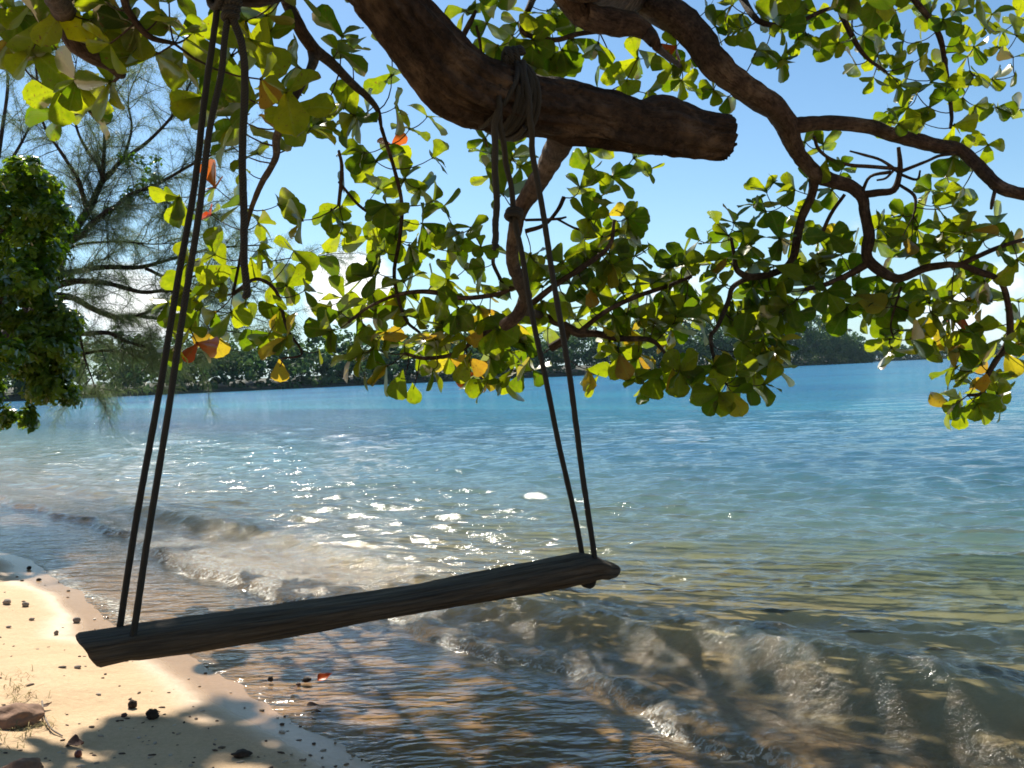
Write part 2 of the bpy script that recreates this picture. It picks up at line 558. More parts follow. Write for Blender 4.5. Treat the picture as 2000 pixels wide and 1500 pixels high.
# ------------------------------------------------------------------ sea air
m_haze, nt = new_mat("sea_haze")
pv = nt.n('ShaderNodeVolumePrincipled')
pv.inputs['Color'].default_value = (0.62, 0.83, 1.0, 1); pv.inputs['Density'].default_value = HAZE
o = nt.n('ShaderNodeOutputMaterial'); nt.l(pv.outputs[0], o.inputs['Volume'])
hv = [(a * 9500, b_ * 9500, c) for c in (-12.0, 48.0) for b_ in (-1, 1) for a in (-1, 1)]
hf = np.array([(0, 2, 3, 1), (4, 5, 7, 6), (0, 1, 5, 4), (2, 6, 7, 3), (0, 4, 6, 2), (1, 3, 7, 5)])
hz = link("haze", mesh_np("haze", hv, hf, smooth=False), mat=m_haze)
tag(hz, "thin pale blue sea haze in the air", "haze", kind='stuff')

# ------------------------------------------------------------------ materials for plants
def bark_mat(name, c1, c2, c3, scale=1.0):
    m, nt = new_mat(name)
    uv = nt.n('ShaderNodeUVMap', uv_map='UVMap')
    geo = nt.n('ShaderNodeNewGeometry')
    v = nt.mapping(uv.outputs[0], scale=(26 * scale, 7.0 * scale, 1))
    wv = nt.n('ShaderNodeVectorMath', operation='ADD')
    nt.l(v, wv.inputs[0])
    nz = nt.n('ShaderNodeTexNoise'); nz.inputs['Scale'].default_value = 9; nz.inputs['Detail'].default_value = 4
    nt.l(geo.outputs['Position'], nz.inputs['Vector'])
    sc_ = nt.n('ShaderNodeVectorMath', operation='SCALE'); sc_.inputs['Scale'].default_value = 3.2
    nt.l(nz.outputs[1], sc_.inputs[0]); nt.l(sc_.outputs[0], wv.inputs[1])
    strand = nt.noise(wv.outputs[0], 1.0, 5, 0.68, 0.3)
    crack = nt.ramp(strand, [(0.36, 0.0), (0.52, 1.0)])
    n1 = nt.noise(geo.outputs['Position'], 22, 5, 0.65)
    n2 = nt.noise(geo.outputs['Position'], 5, 3, 0.6)
    col = nt.mixc(nt.ramp(n1, [(0.35, 0.0), (0.65, 1.0)]), c1, c2)
    col = nt.mixc(nt.ramp(n2, [(0.52, 0.0), (0.68, 0.8)]), col, c3)
    col = nt.mixc(crack, nt.mixc(1.0, col, (0.4, 0.38, 0.36), 'MULTIPLY'), col)
    b = nt.n('ShaderNodeBsdfPrincipled'); b.inputs['Roughness'].default_value = 0.85
    b.inputs['Specular IOR Level'].default_value = 0.25
    nt.l(col, b.inputs['Base Color'])
    h = nt.math('ADD', nt.math('MULTIPLY', strand, 1.6), nt.math('MULTIPLY', n1, 0.8))
    nt.l(nt.bump(h, 1.0, 0.028), b.inputs['Normal'])
    o = nt.n('ShaderNodeOutputMaterial'); nt.l(b.outputs[0], o.inputs[0])
    return m


M_BARK = bark_mat("almond_bark", (0.024, 0.016, 0.011), (0.062, 0.040, 0.027), (0.15, 0.105, 0.07))
M_BARK_THIN = bark_mat("almond_branch_bark", (0.055, 0.037, 0.028), (0.12, 0.08, 0.06), (0.24, 0.175, 0.13), 1.4)
M_DARKBARK = bark_mat("casuarina_bark", (0.035, 0.028, 0.024), (0.075, 0.06, 0.05), (0.12, 0.10, 0.085), 0.7)


def leaf_mat(name, top, trans, alt_top, alt_trans, vein=True, gloss=0.32, shine=0.24):
    m, nt = new_mat(name)
    uv = nt.n('ShaderNodeUVMap', uv_map='UVMap')
    va = attr(nt, 'var')
    oi = nt.n('ShaderNodeObjectInfo')
    k = nt.math('FRACT', nt.math('ADD', va, nt.math('MULTIPLY', oi.outputs['Random'], 0.999)))
    geo = nt.n('ShaderNodeNewGeometry')
    blot = nt.noise(geo.outputs['Position'], 16, 4, 0.6)
    kk = nt.ramp(nt.math('ADD', nt.math('MULTIPLY', k, 0.75), nt.math('MULTIPLY', nt.math('SUBTRACT', blot, 0.5), 0.8)), [(0.1, 0.0), (0.9, 1.0)])
    ct = nt.mixc(kk, top, alt_top)
    cl = nt.mixc(kk, trans, alt_trans)
    if vein:
        su = nt.n('ShaderNodeSeparateXYZ'); nt.l(uv.outputs[0], su.inputs[0])
        au = nt.math('ABSOLUTE', nt.math('SUBTRACT', su.outputs[0], 0.5))
        rib = nt.ramp(au, [(0.0, 1.0), (0.022, 0.8), (0.05, 0.0)])
        sv = nt.math('SINE', nt.math('MULTIPLY', nt.math('SUBTRACT', su.outputs[1], nt.math('MULTIPLY', au, 0.55)), 62.0))
        side = nt.ramp(sv, [(0.80, 0.0), (1.0, 0.5)])
        vn = nt.math('MAXIMUM', rib, side)
        ct = nt.mixc(nt.math('MULTIPLY', vn, 0.5), ct, (0.16, 0.20, 0.05))
        cl = nt.mixc(nt.math('MULTIPLY', vn, 0.45), cl, nt.mixc(1.0, cl, (0.45, 0.5, 0.4), 'MULTIPLY'))
        rustspot = nt.ramp(nt.noise(geo.outputs['Position'], 55, 2, 0.5), [(0.64, 0.0), (0.70, 0.9)])
        ct = nt.mixc(rustspot, ct, (0.09, 0.05, 0.02)); cl = nt.mixc(rustspot, cl, (0.10, 0.05, 0.01))
    d = nt.n('ShaderNodeBsdfDiffuse'); nt.l(ct, d.inputs[0])
    tl = nt.n('ShaderNodeBsdfTranslucent'); nt.l(cl, tl.inputs[0])
    ad = nt.n('ShaderNodeAddShader'); nt.l(d.outputs[0], ad.inputs[0]); nt.l(tl.outputs[0], ad.inputs[1])
    g = nt.n('ShaderNodeBsdfGlossy'); g.inputs['Roughness'].default_value = gloss
    f = nt.n('ShaderNodeFresnel', i_IOR=1.42)
    ms = nt.n('ShaderNodeMixShader'); nt.l(nt.math('MULTIPLY', f.outputs[0], shine), ms.inputs[0])
    nt.l(ad.outputs[0], ms.inputs[1]); nt.l(g.outputs[0], ms.inputs[2])
    o = nt.n('ShaderNodeOutputMaterial'); nt.l(ms.outputs[0], o.inputs[0])
    return m


M_LEAF_G = leaf_mat("almond_leaf_green", (0.013, 0.025, 0.005), (0.085, 0.145, 0.002), (0.032, 0.034, 0.007), (0.32, 0.345, 0.005))
M_LEAF_Y = leaf_mat("almond_leaf_yellow", (0.07, 0.06, 0.015), (0.38, 0.31, 0.012), (0.09, 0.045, 0.015), (0.28, 0.14, 0.012))
M_LEAF_R = leaf_mat("almond_leaf_red", (0.12, 0.025, 0.012), (0.42, 0.055, 0.01), (0.11, 0.04, 0.015), (0.30, 0.10, 0.015))
M_VINE = leaf_mat("creeper_leaf", (0.026, 0.058, 0.009), (0.06, 0.13, 0.005), (0.075, 0.11, 0.014), (0.20, 0.28, 0.008), vein=False, gloss=0.3, shine=0.16)
M_NEEDLE = leaf_mat("casuarina_needle", (0.055, 0.095, 0.055), (0.06, 0.095, 0.035), (0.085, 0.11, 0.06), (0.08, 0.10, 0.04), vein=False, gloss=0.5, shine=0.12)
M_WOODS = leaf_mat("far_woods_leaf", (0.024, 0.060, 0.026), (0.018, 0.045, 0.012), (0.070, 0.120, 0.036), (0.05, 0.08, 0.016), vein=False, gloss=0.6, shine=0.03)
M_PALM = leaf_mat("palm_frond", (0.045, 0.07, 0.03), (0.06, 0.09, 0.02), (0.08, 0.09, 0.035), (0.09, 0.10, 0.03), vein=False, gloss=0.45, shine=0.1)

# ------------------------------------------------------------------ far shores
m_land, nt = new_mat("far_shore_ground")
geo = nt.n('ShaderNodeNewGeometry')
b = nt.n('ShaderNodeBsdfPrincipled'); b.inputs['Roughness'].default_value = 0.95
nt.l(nt.mixc(nt.noise(geo.outputs['Position'], 0.2, 3), (0.02, 0.028, 0.016), (0.05, 0.05, 0.03)), b.inputs['Base Color'])
o = nt.n('ShaderNodeOutputMaterial'); nt.l(b.outputs[0], o.inputs[0])


def far_pt(px, dist):
    """Point on the sea in the direction of a pixel column at a distance."""
    d = ray(px, 732); d.z = 0
    return Vector((d.x, d.y, 0)) / d.y * dist


HEAD = [(-420, 205, 15), (-100, 222, 15), (150, 240, 14.5), (400, 262, 14), (600, 300, 16), (800, 345, 17), (1000, 385, 18), (1200, 430, 19.5),
        (1320, 470, 22), (1450, 520, 24), (1560, 575, 25), (1620, 615, 23), (1668, 660, 17.5), (1690, 690, 12), (1699, 720, 8.5), (1694, 790, 8), (1670, 900, 9)]
ISLE = [(1560, 1000, 17), (1690, 1040, 16), (1760, 1070, 16), (1850, 1120, 16), (1920, 1160, 14), (1985, 1200, 10), (2030, 1230, 5)]


def land(name, prof, back):
    V, Fq = [], []
    for i, (px, dd, h) in enumerate(prof):
        a = far_pt(px, dd)
        bk = a + Vector((a.x, a.y, 0)).normalized() * back
        for f, zz in ((0.0, -2.0), (0.0, 0.5), (0.12, h * 0.10), (0.6, h * 0.25), (1.0, -2)):
            p = a.lerp(bk, f)
            V.append((p.x, p.y, zz))
    for i in range(len(prof) - 1):
        for k in range(4):
            Fq.append((i * 5 + k, (i + 1) * 5 + k, (i + 1) * 5 + k + 1, i * 5 + k + 1))
    o = link(name, mesh_np(name, V, np.array(Fq)), mat=m_land)
    tag(o, kind='structure')


land("far_shore", HEAD, 60)
land("distant_island", ISLE, 80)


def leaf_cards(C, N, L, W, rng):
    """Folded rhombic leaf clumps at centres C facing N: returns V, F."""
    n = len(C)
    up = rng.normal(size=(n, 3)); N = N / (np.linalg.norm(N, axis=1)[:, None] + 1e-9)
    A = np.cross(N, up); A /= np.linalg.norm(A, axis=1)[:, None] + 1e-9
    B = np.cross(N, A)
    L = L[:, None]; W = W[:, None]
    v0 = C - A * L; v1 = C + B * W + N * L * 0.25; v2 = C + A * L; v3 = C - B * W + N * L * 0.25
    V = np.stack([v0, v1, v2, v3], 1).reshape(-1, 3)
    i = np.arange(n) * 4
    F = np.concatenate([np.stack([i, i + 1, i + 2], 1), np.stack([i, i + 2, i + 3], 1)])
    return V, F


def woods(name, prof, spacing, rows, depth, cards, csize, hmin):
    wr = np.random.default_rng(3)
    pts = [far_pt(px, d) for px, d, h in prof]
    hs = [h * 1.33 for _, _, h in prof]
    allC, allN, allL, allA = [], [], [], []
    for i in range(len(pts) - 1):
        L = (pts[i + 1] - pts[i]).length
        m = max(1, int(L / spacing))
        for j in range(m):
            for r_ in range(rows):
                f = (j + wr.uniform(0, 1)) / m
                p = pts[i].lerp(pts[i + 1], f)
                h = hs[i] * (1 - f) + hs[i + 1] * f
                out = Vector((p.x, p.y, 0)).normalized()
                back = depth * (r_ + wr.uniform(0, 0.8)) / rows
                c = p + out * (back + 1.0)
                top = h * (0.42 + 0.58 * min(1, (r_ + 0.6) / (rows - 0.5))) * wr.uniform(0.78, 1.06)
                R_ = wr.uniform(2.2, 4.2) * (h / 18) ** 0.5
                base = 0.2 if r_ == 0 else top * 0.35
                n = int(cards * wr.uniform(0.7, 1.2))
                # lumpy crown: several clumps
                nc = wr.integers(5, 9)
                cc = np.stack([wr.normal(0, R_ * 0.5, nc), wr.normal(0, R_ * 0.5, nc), wr.uniform(base, top - 1.0, nc)], 1)
                which = wr.integers(0, nc, n)
                dirs = wr.normal(size=(n, 3)); dirs /= np.linalg.norm(dirs, axis=1)[:, None]
                rad_ = R_ * 0.55 * wr.uniform(0.7, 1.1, n)[:, None]
                C = cc[which] + dirs * rad_ * np.array([1, 1, 0.75])
                C[:, 2] = np.clip(C[:, 2], hmin + wr.uniform(0, 0.5, n), top + 0.4)
                C[:, 0] += c.x; C[:, 1] += c.y
                allC.append(C); allN.append(dirs + np.array([0, 0, 0.5]) + wr.normal(0, 0.35, (n, 3)))
                allL.append(csize * wr.uniform(0.6, 1.3, n)); allA.append(np.full(n, wr.uniform(0, 1)))
    C = np.concatenate(allC); N = np.concatenate(allN); L = np.concatenate(allL); A = np.repeat(np.concatenate(allA), 4)
    V, F = leaf_cards(C, N, L, L * 0.6, wr)
    o = link(name, mesh_np(name, V, F, attrs={'var': A}, uv=np.zeros((len(V), 2)), smooth=False), mat=M_WOODS)
    return o


w1 = woods("far_woods", HEAD, 3.6, 4, 26, 120, 0.85, 0.25)
tag(w1, "dark green coastal woods along the far shore", "woods", kind='stuff')
w2 = woods("distant_woods", ISLE, 6, 3, 30, 80, 1.4, 0.3)
tag(w2, "thin blue green line of woods on the distant island", "woods", kind='stuff')

# coconut palms rising out of the woods
palm_meshes = []
for v in range(3):
    pr = random.Random(20 + v)
    Hp = 1.0
    lean = pr.uniform(-0.06, 0.06)
    C, rd = catmull([(0, 0, -0.6), (lean * 0.3, 0, 0.3), (lean, 0.02, Hp)], [0.02, 0.014, 0.011], 4)
    tm = MB(); V, F, uv = tube(C, rd, 6); tm.add(V, F, uv)
    cm = MB()
    for k in range(15):
        a = 2 * math.pi * k / 15 + pr.uniform(-0.2, 0.2)
        el = pr.uniform(-0.2, 1.1)
        L = pr.uniform(0.26, 0.33)
        pts = []
        for q in range(6):
            f = q / 5
            rr_ = L * f * math.cos(el * (1 - 0.5 * f))
            zz = L * (f * math.sin(el) - 0.75 * f * f)
            pts.append(Vector((lean + rr_ * math.cos(a), rr_ * math.sin(a), Hp + zz)))
        side = Vector((-math.sin(a), math.cos(a), 0))
        V, F = [], []
        for q in range(6):
            wd = 0.045 * math.sin(math.pi * min(1, (q + 0.6) / 5.8)) + 0.004
            V += [pts[q] - side * wd - Vector((0, 0, wd * 0.8)), pts[q], pts[q] + side * wd - Vector((0, 0, wd * 0.8))]
        for q in range(5):
            F += [(q * 3, q * 3 + 1, q * 3 + 4, q * 3 + 3), (q * 3 + 1, q * 3 + 2, q * 3 + 5, q * 3 + 4)]
        cm.add([tuple(p) for p in V], np.array(F), a=pr.random())
    palm_meshes.append((tm.mesh("palm_trunk"), cm.mesh("palm_crown")))
    palm_meshes[-1][0].materials.append(M_DARKBARK); palm_meshes[-1][1].materials.append(M_PALM)
PALMS = [(1262, 452, 24), (1283, 470, 25.5), (1305, 480, 24), (1345, 492, 26), (1368, 500, 27), (1398, 515, 27.5), (1425, 520, 27), (1442, 535, 28), (1470, 545, 28.5), (1500, 560, 29),
         (1522, 570, 28), (1548, 585, 31), (1566, 590, 29), (1590, 600, 31), (1604, 615, 29.5), (1622, 620, 28), (1640, 640, 26), (1655, 655, 22),
         (1828, 1130, 26), (1842, 1130, 28), (1860, 1140, 27), (1812, 1120, 25), (1790, 1110, 23), (1905, 1165, 24)]
pr = random.Random(5)
for i, (px, dd, h) in enumerate(PALMS):
    p = far_pt(px, dd + 18)
    e = empty("coconut_palm", (p.x, p.y, 1.0))
    on_isle = px > 1750
    tag(e, "coconut palm rising above the distant island woods" if on_isle else "coconut palm rising above the wooded headland", "palm tree",
        "palms on the distant island" if on_isle else "palms above the headland")
    tmn, cmn = palm_meshes[i % 3]
    for nm, mm in (("trunk", tmn), ("crown", cmn)):
        c = link(nm, mm, e)
    sc_ = h * pr.uniform(0.94, 1.02)
    e.scale = (sc_ * 0.8, sc_ * 0.8, sc_); e.rotation_euler = (0, 0, pr.uniform(0, 6.28))

# ------------------------------------------------------------------ casuarina on the left
tree = empty("casuarina_tree", (-10.6, 15.0, 0.4))
tag(tree, "feathery dark ironwood tree leaning over the water with drooping needle sprays", "tree")
INV = Matrix.Translation(-tree.location)


def child(name, me, parent, mat=None):
    """A mesh built in world coordinates becomes a part of its thing."""
    o = link(name, me, parent, mat)
    me.transform(Matrix.Translation(-Vector(root_loc(parent))))
    return o


def root_loc(o):
    v = Vector(o.location)
    while o.parent is not None:
        o = o.parent; v += o.location
    return v


CD = 16.0
def cpt(px, py, dd=0.0):
    return P(px, py, CD + dd)
CS = CD / FPX
tb = MB()
tp = [Vector((-10.6, 15.0, 0.0)), Vector((-10.2, 15.1, 0.9)), Vector((-9.3, 15.5, 1.8)), cpt(50, 640), cpt(92, 565), cpt(112, 515), cpt(119, 480)]
C, rd = catmull([tuple(p) for p in tp], [0.24, 0.22, 0.20, 0.17, 0.14, 0.115, 0.10], 5)
V, F, uv = tube(C, rd, 10, 0.12, 1.0); tb.add(V, F, uv)
child("trunk", tb.mesh("casuarina_trunk"), tree, M_DARKBARK)
LIMBS = [
    ([(119, 482), (127, 466), (153, 441), (170, 410), (187, 388), (200, 354), (218, 334), (238, 315), (290, 275), (345, 215), (375, 160)], 11, 0.2),
    ([(172, 402), (161, 373), (150, 348), (122, 303), (85, 235), (72, 130), (60, 60)], 6, -0.4),
    ([(202, 344), (192, 322), (173, 300), (150, 250), (140, 180), (150, 110)], 6, 0.4),
    ([(203, 348), (205, 300), (207, 230), (225, 160), (240, 100)], 5, -0.3),
    ([(117, 492), (131, 478), (161, 456), (177, 441), (204, 415), (226, 402), (255, 381), (297, 364), (340, 342), (400, 308), (460, 290)], 9, -0.3),
    ([(118, 500), (150, 478), (230, 472), (306, 477), (380, 470)], 4, 0.5),
    ([(226, 402), (212, 440), (214, 518)], 3, 0.3),
    ([(105, 545), (140, 532), (200, 522), (272, 522), (340, 505), (420, 485), (520, 478)], 9, 0.4),
    ([(95, 562), (140, 550), (182, 550), (224, 557), (280, 571), (332, 568), (420, 580), (500, 560)], 9, -0.4),
    ([(90, 575), (140, 582), (182, 603), (224, 620), (266, 617), (315, 624), (390, 640), (470, 650)], 9, 0.3),
    ([(80, 600), (120, 640), (157, 652), (210, 650), (245, 666), (280, 676), (330, 690), (380, 700)], 8, -0.2),
    ([(157, 652), (165, 700), (180, 745), (186, 770)], 3, 0.2),
    ([(60, 630), (130, 690), (200, 685), (250, 690), (287, 700), (330, 705)], 5, 0.3),
    ([(60, 630), (20, 500), (-10, 380), (5, 260), (15, 150), (-5, 60)], 9, 0.8),
    ([(10, 330), (40, 280), (62, 235), (70, 190)], 4, 0.6),
    ([(282, 524), (340, 545), (420, 530), (560, 505), (640, 500)], 4, 0.7),
    ([(266, 617), (330, 600), (430, 610), (560, 620)], 3, -0.5),
    ([(238, 315), (255, 250), (250, 190), (280, 120)], 4, 0.7),
    ([(297, 364), (330, 400), (370, 410), (420, 420)], 3, 0.2),
]
crng = random.Random(9)
needle_sites = []
for pts, r0, dd in LIMBS:
    n = len(pts)
    P3 = [tuple(cpt(px + crng.uniform(-3, 3), py, dd * (i / (n - 1)) * 1.6)) for i, (px, py) in enumerate(pts)]
    rads = [max(0.006, r0 * CS * 0.9 * (1 - 0.82 * i / (n - 1))) for i in range(n)]
    C, rd = catmull(P3, rads, 5)
    bm_ = MB(); V, F, uv = tube(C, rd, 6, 0.15, 2.0); bm_.add(V, F, uv)
    child("branch", bm_.mesh("casuarina_branch"), tree, M_DARKBARK)
    # side branchlets
    L = len(C)
    for i in range(2, L, 1):
        f = i / L
        if crng.random() < 0.36 + 0.50 * f:
            p = C[i]; d = C[min(i + 1, L - 1)] - C[i - 1]; d /= np.linalg.norm(d) + 1e-9
            for q in range(crng.choice([1, 2, 2, 3])):
                side = np.array([crng.gauss(0, 1), crng.gauss(0, 1), crng.gauss(0.35, 0.8)]); side /= np.linalg.norm(side)
                dirv = d * 0.7 + side * 0.8; dirv /= np.linalg.norm(dirv)
                needle_sites.append((p, dirv, crng.uniform(0.4, 1.15)))
tw = MB(); nd_pts = []
for p, dirv, Ln in needle_sites:
    k = 6
    pts = [p]; dcur = dirv.copy()
    for q in range(k):
        dcur = dcur + np.array([crng.gauss(0, .16), crng.gauss(0, .16), crng.gauss(-0.05, .14)]); dcur /= np.linalg.norm(dcur)
        pts.append(pts[-1] + dcur * Ln / k)
        for _ in range(2):
            nd_pts.append((pts[-1], dcur.copy()))
    V, F, uv = tube(np.array(pts), np.linspace(0.009, 0.003, k + 1), 3, cap=False); tw.add(V, F, uv)
child("twigs", tw.mesh("casuarina_twigs"), tree, M_DARKBARK)['kind'] = 'stuff'
Vn, Fn, An = [], [], []
base_i = 0
nr = np.random.default_rng(21)
for p, d in nd_pts:
    m = int(nr.integers(8, 16))
    var = nr.uniform(0, 1)
    for _ in range(m):
        dv = d * 0.5 + nr.normal(0, 0.55, 3); dv /= np.linalg.norm(dv)
        L = nr.uniform(0.14, 0.30)
        st_ = p + nr.normal(0, 0.025, 3)
        mid = st_ + dv * L * 0.5 + np.array([0, 0, -0.04 * L])
        end = mid + dv * L * 0.32 + np.array([0, 0, -0.30 * L])
        w = np.cross(dv, nr.normal(size=3)); w /= np.linalg.norm(w) + 1e-9; w *= 0.0019
        Vn += [st_ - w, st_ + w, mid - w, mid + w, end]
        Fn.append((base_i, base_i + 1, base_i + 3)); Fn.append((base_i, base_i + 3, base_i + 2)); Fn.append((base_i + 2, base_i + 3, base_i + 4))
        An += [var] * 5
        base_i += 5
me = mesh_np("casuarina_needles", np.array(Vn), np.array(Fn), uv=np.zeros((len(Vn), 2)), attrs={'var': An})
child("needles", me, tree, M_NEEDLE)['kind'] = 'stuff'
print("needles", len(Fn))

# ------------------------------------------------------------------ leafy creeper-clad tree at the left edge
vt = empty("creeper_tree", (-9.4, 12.6, 0.5))
tag(vt, "bushy bright green tree smothered in creepers at the left edge overhanging the water", "tree")
VD = 13.0
def vpt(px, py, dd=0.0):
    return P(px, py, VD + dd)
tb = MB()
C, rd = catmull([(-9.4, 12.6, 0.1), (-9.2, 12.7, 1.0), tuple(vpt(-180, 640)), tuple(vpt(-60, 520)), tuple(vpt(20, 420))], [0.2, 0.17, 0.14, 0.1, 0.05], 5)
V, F, uv = tube(C, rd, 10, 0.12, 3.0); tb.add(V, F, uv)
child("trunk", tb.mesh("creeper_tree_trunk"), vt, M_DARKBARK)
for pts in ([(-180, 640), (-80, 650), (0, 690), (80, 740), (120, 770)], [(-160, 620), (-60, 600), (30, 580), (90, 560)], [(-200, 660), (-120, 740), (-40, 800), (10, 830)]):
    C, rd = catmull([tuple(vpt(px, py)) for px, py in pts], np.linspace(0.09, 0.02, len(pts)), 4)
    bm_ = MB(); V, F, uv = tube(C, rd, 7, 0.12, 4.0); bm_.add(V, F, uv)
    child("branch", bm_.mesh("creeper_tree_branch"), vt, M_DARKBARK)
vr = np.random.default_rng(8)
Cc, Nn, Ll, Aa = [], [], [], []
EY = [318, 335, 360, 400, 450, 500, 560, 610, 640, 690, 715, 740, 775, 800, 830, 862]
EX = [8, 50, 90, 124, 132, 112, 84, 96, 152, 146, 112, 138, 148, 96, 50, 10]
LOBES = []
for k in range(64):
    my_ = vr.uniform(340, 830)
    ex = float(np.interp(my_, EY, EX))
    rl = vr.uniform(26, 52)
    mx_ = ex - rl * 0.8 - (vr.random() ** 1.3) * 260 if k > 22 else ex - rl * 0.85
    LOBES.append((mx_, my_, rl, vr.normal(0, 0.45) + (0.4 if 450 < my_ < 610 else -0.2)))
for (mx_, my_, rl, dd) in LOBES:
    c0 = np.array(vpt(mx_, my_, dd)); R0 = rl * VD / FPX
    for _ in range(int(11 + rl * 0.35)):
        dl = vr.normal(size=3); dl[2] = abs(dl[2]) * 0.9 - 0.25; dl /= np.linalg.norm(dl)
        c = c0 + dl * R0 * vr.uniform(0.75, 1.12)
        n = int(vr.integers(14, 30)); Rc = vr.uniform(0.05, 0.12)
        dv = vr.normal(size=(n, 3)); dv /= np.linalg.norm(dv, axis=1)[:, None]
        Cc.append(c + dv * Rc * vr.uniform(0.4, 1.15, n)[:, None]); Nn.append(dl * 0.8 + dv * 0.4 + np.array([0, 0, 0.35]) + vr.normal(0, 0.4, (n, 3)))
        Ll.append(vr.uniform(0.034, 0.068, n)); Aa.append(np.full(n, vr.uniform(0, 1)))
# creeper leaves climbing the ironwood limbs
for (cx_, cyy, k) in [(150, 455, 4), (165, 430, 3), (215, 405, 4), (245, 385, 6), (262, 372, 7), (280, 355, 7), (300, 352, 7), (292, 325, 5), (265, 305, 5), (240, 312, 5), (300, 375, 5), (130, 500, 6), (120, 540, 8), (112, 590, 10)]:
    for _ in range(k):
        c = np.array(P(cx_ + vr.normal(0, 8), cyy + vr.normal(0, 7), CD - 0.15 + vr.normal(0, 0.1)))
        n = 9; dv = vr.normal(size=(n, 3)); dv /= np.linalg.norm(dv, axis=1)[:, None]
        Cc.append(c + dv * 0.07); Nn.append(dv + np.array([0, 0, 0.5])); Ll.append(vr.uniform(0.03, 0.05, n)); Aa.append(np.full(n, 0.9))
C = np.concatenate(Cc); V, F = leaf_cards(C, np.concatenate(Nn), np.concatenate(Ll), np.concatenate(Ll) * 0.62, vr)
me = mesh_np("creeper_foliage", V, F, uv=np.zeros((len(V), 2)), attrs={'var': np.repeat(np.concatenate(Aa), 4)}, smooth=False)
child("foliage", me, vt, M_VINE)['kind'] = 'stuff'
print("creeper leaves", len(C))

# ------------------------------------------------------------------ the sea-almond tree overhead
alm = empty("beach_almond_tree", (-3.0, 0.7, 0.3))
tag(alm, "beach almond tree with broad backlit leaves and thick limbs overhanging the swing", "tree")


def DF(px, py):
    g = math.exp(-((px - 230) / 400.0) ** 2 - ((py - 40) / 230.0) ** 2)
    g2 = math.exp(-((px - 520) / 130.0) ** 2 - ((py - 170) / 170.0) ** 2)
    return 8.9 - 4.2 * max(g, 0.72 * g2) + 0.45 * math.sin(px / 150.0 + 1.0) * math.sin(py / 110.0 + 0.4)


SKEL = []    # (point, radius) samples that twigs may grow from


def limb(name, pts, mat, sides=10, seg=6, rough=0.10, seed=0.0, ridge=0.0, grow=True, part=True, mb=None, pre=None):
    """pts: (px, py, depth or None, radius in px); pre: world points before them (x, y, z, r)."""
    W, rads = [], []
    for q in (pre or []):
        W.append(tuple(q[:3])); rads.append(q[3])
    for px, py, dd, rpx in pts:
        dd = DF(px, py) - 0.12 if dd is None else dd
        W.append(tuple(P(px, py, dd))); rads.append(rpx * dd / FPX)
    C, rd = catmull(W, rads, seg)
    V, F, uv = tube(C, rd, sides, rough, seed, True, 9.0, ridge)
    if grow:
        for c, r_ in zip(C, rd):
            SKEL.append((c, r_))
    if mb is not None:
        mb.add(V, F, uv); return None
    m = MB(); m.add(V, F, uv)
    return child(name, m.mesh("almond_" + name), alm, mat)


TOPFORK = (-2.35, 1.5, 2.55)
m = MB()
C, rd = catmull([(-3.05, 0.6, -0.2), (-3.0, 0.7, 0.4), (-2.8, 0.95, 1.3), TOPFORK, (-2.1, 1.8, 3.0)], [0.34, 0.27, 0.23, 0.21, 0.18], 8)
V, F, uv = tube(C, rd, 20, 0.12, 5.0, True, 6.0, 0.2); m.add(V, F, uv)
child("trunk", m.mesh("almond_trunk"), alm, M_BARK)
# the thick sawn-off limb that carries the right-hand ropes
A_PTS = [(705, -55, 3.52, 60), (752, 0, 3.56, 62), (812, 72, 3.62, 69), (882, 146, 3.70, 71), (955, 184, 3.80, 67), (1030, 206, 3.90, 61), (1100, 215, 4.0, 60), (1180, 232, 4.08, 58), (1245, 247, 4.15, 52),
         (1292, 246, 4.20, 58), (1322, 254, 4.23, 53), (1370, 263, 4.30, 48), (1416, 268, 4.34, 45)]
limb("broken_limb", [(a_, b_, c_, 0.95 * r_) for a_, b_, c_, r_ in A_PTS], M_BARK, 56, 18, 0.07, 6.0, 0.24, grow=False, pre=[(-2.2, 1.65, 2.75, 0.17), (-1.75, 2.3, 3.3, 0.15), (-1.2, 2.95, 3.5, 0.13)])
# splintered nub on the break
m = MB()
for (px, py, l_) in [(1424, 283, 16), (1420, 268, 9), (1421, 295, 12), (1418, 250, 7)]:
    C, rd = catmull([tuple(P(px - 14, py, 4.34)), tuple(P(px, py + 1, 4.34)), tuple(P(px + l_, py - 2, 4.33))], [0.03, 0.022, 0.006], 3)
    V, F, uv = tube(C, rd, 6, 0.3, px); m.add(V, F, uv)
child("splinter", m.mesh("almond_splinter"), alm, M_BARK)
# limb above the frame that carries the left-hand ropes
limb("limb", [(330, -75, 3.2, 22), (400, -38, 3.3, 22), (440, -14, 3.36, 21), (505, -8, 3.45, 21), (555, -22, 3.6, 17), (620, -70, 3.8, 12)], M_BARK, 12, 6, 0.14, 7.0, 0.1, pre=[(-2.15, 1.75, 2.9, 0.10), (-1.7, 2.4, 2.95, 0.07)])
# upper left limb
limb("limb", [(60, -95, 3.7, 22), (100, -22, 3.85, 22), (126, 25, None, 23), (150, 78, None, 24), (180, 105, None, 18), (210, 124, None, 13), (238, 146, None, 9)], M_BARK_THIN, 12, 6, 0.14, 8.0, 0.1, pre=[(-2.2, 1.7, 2.8, 0.10), (-2.0, 2.6, 3.2, 0.07)])
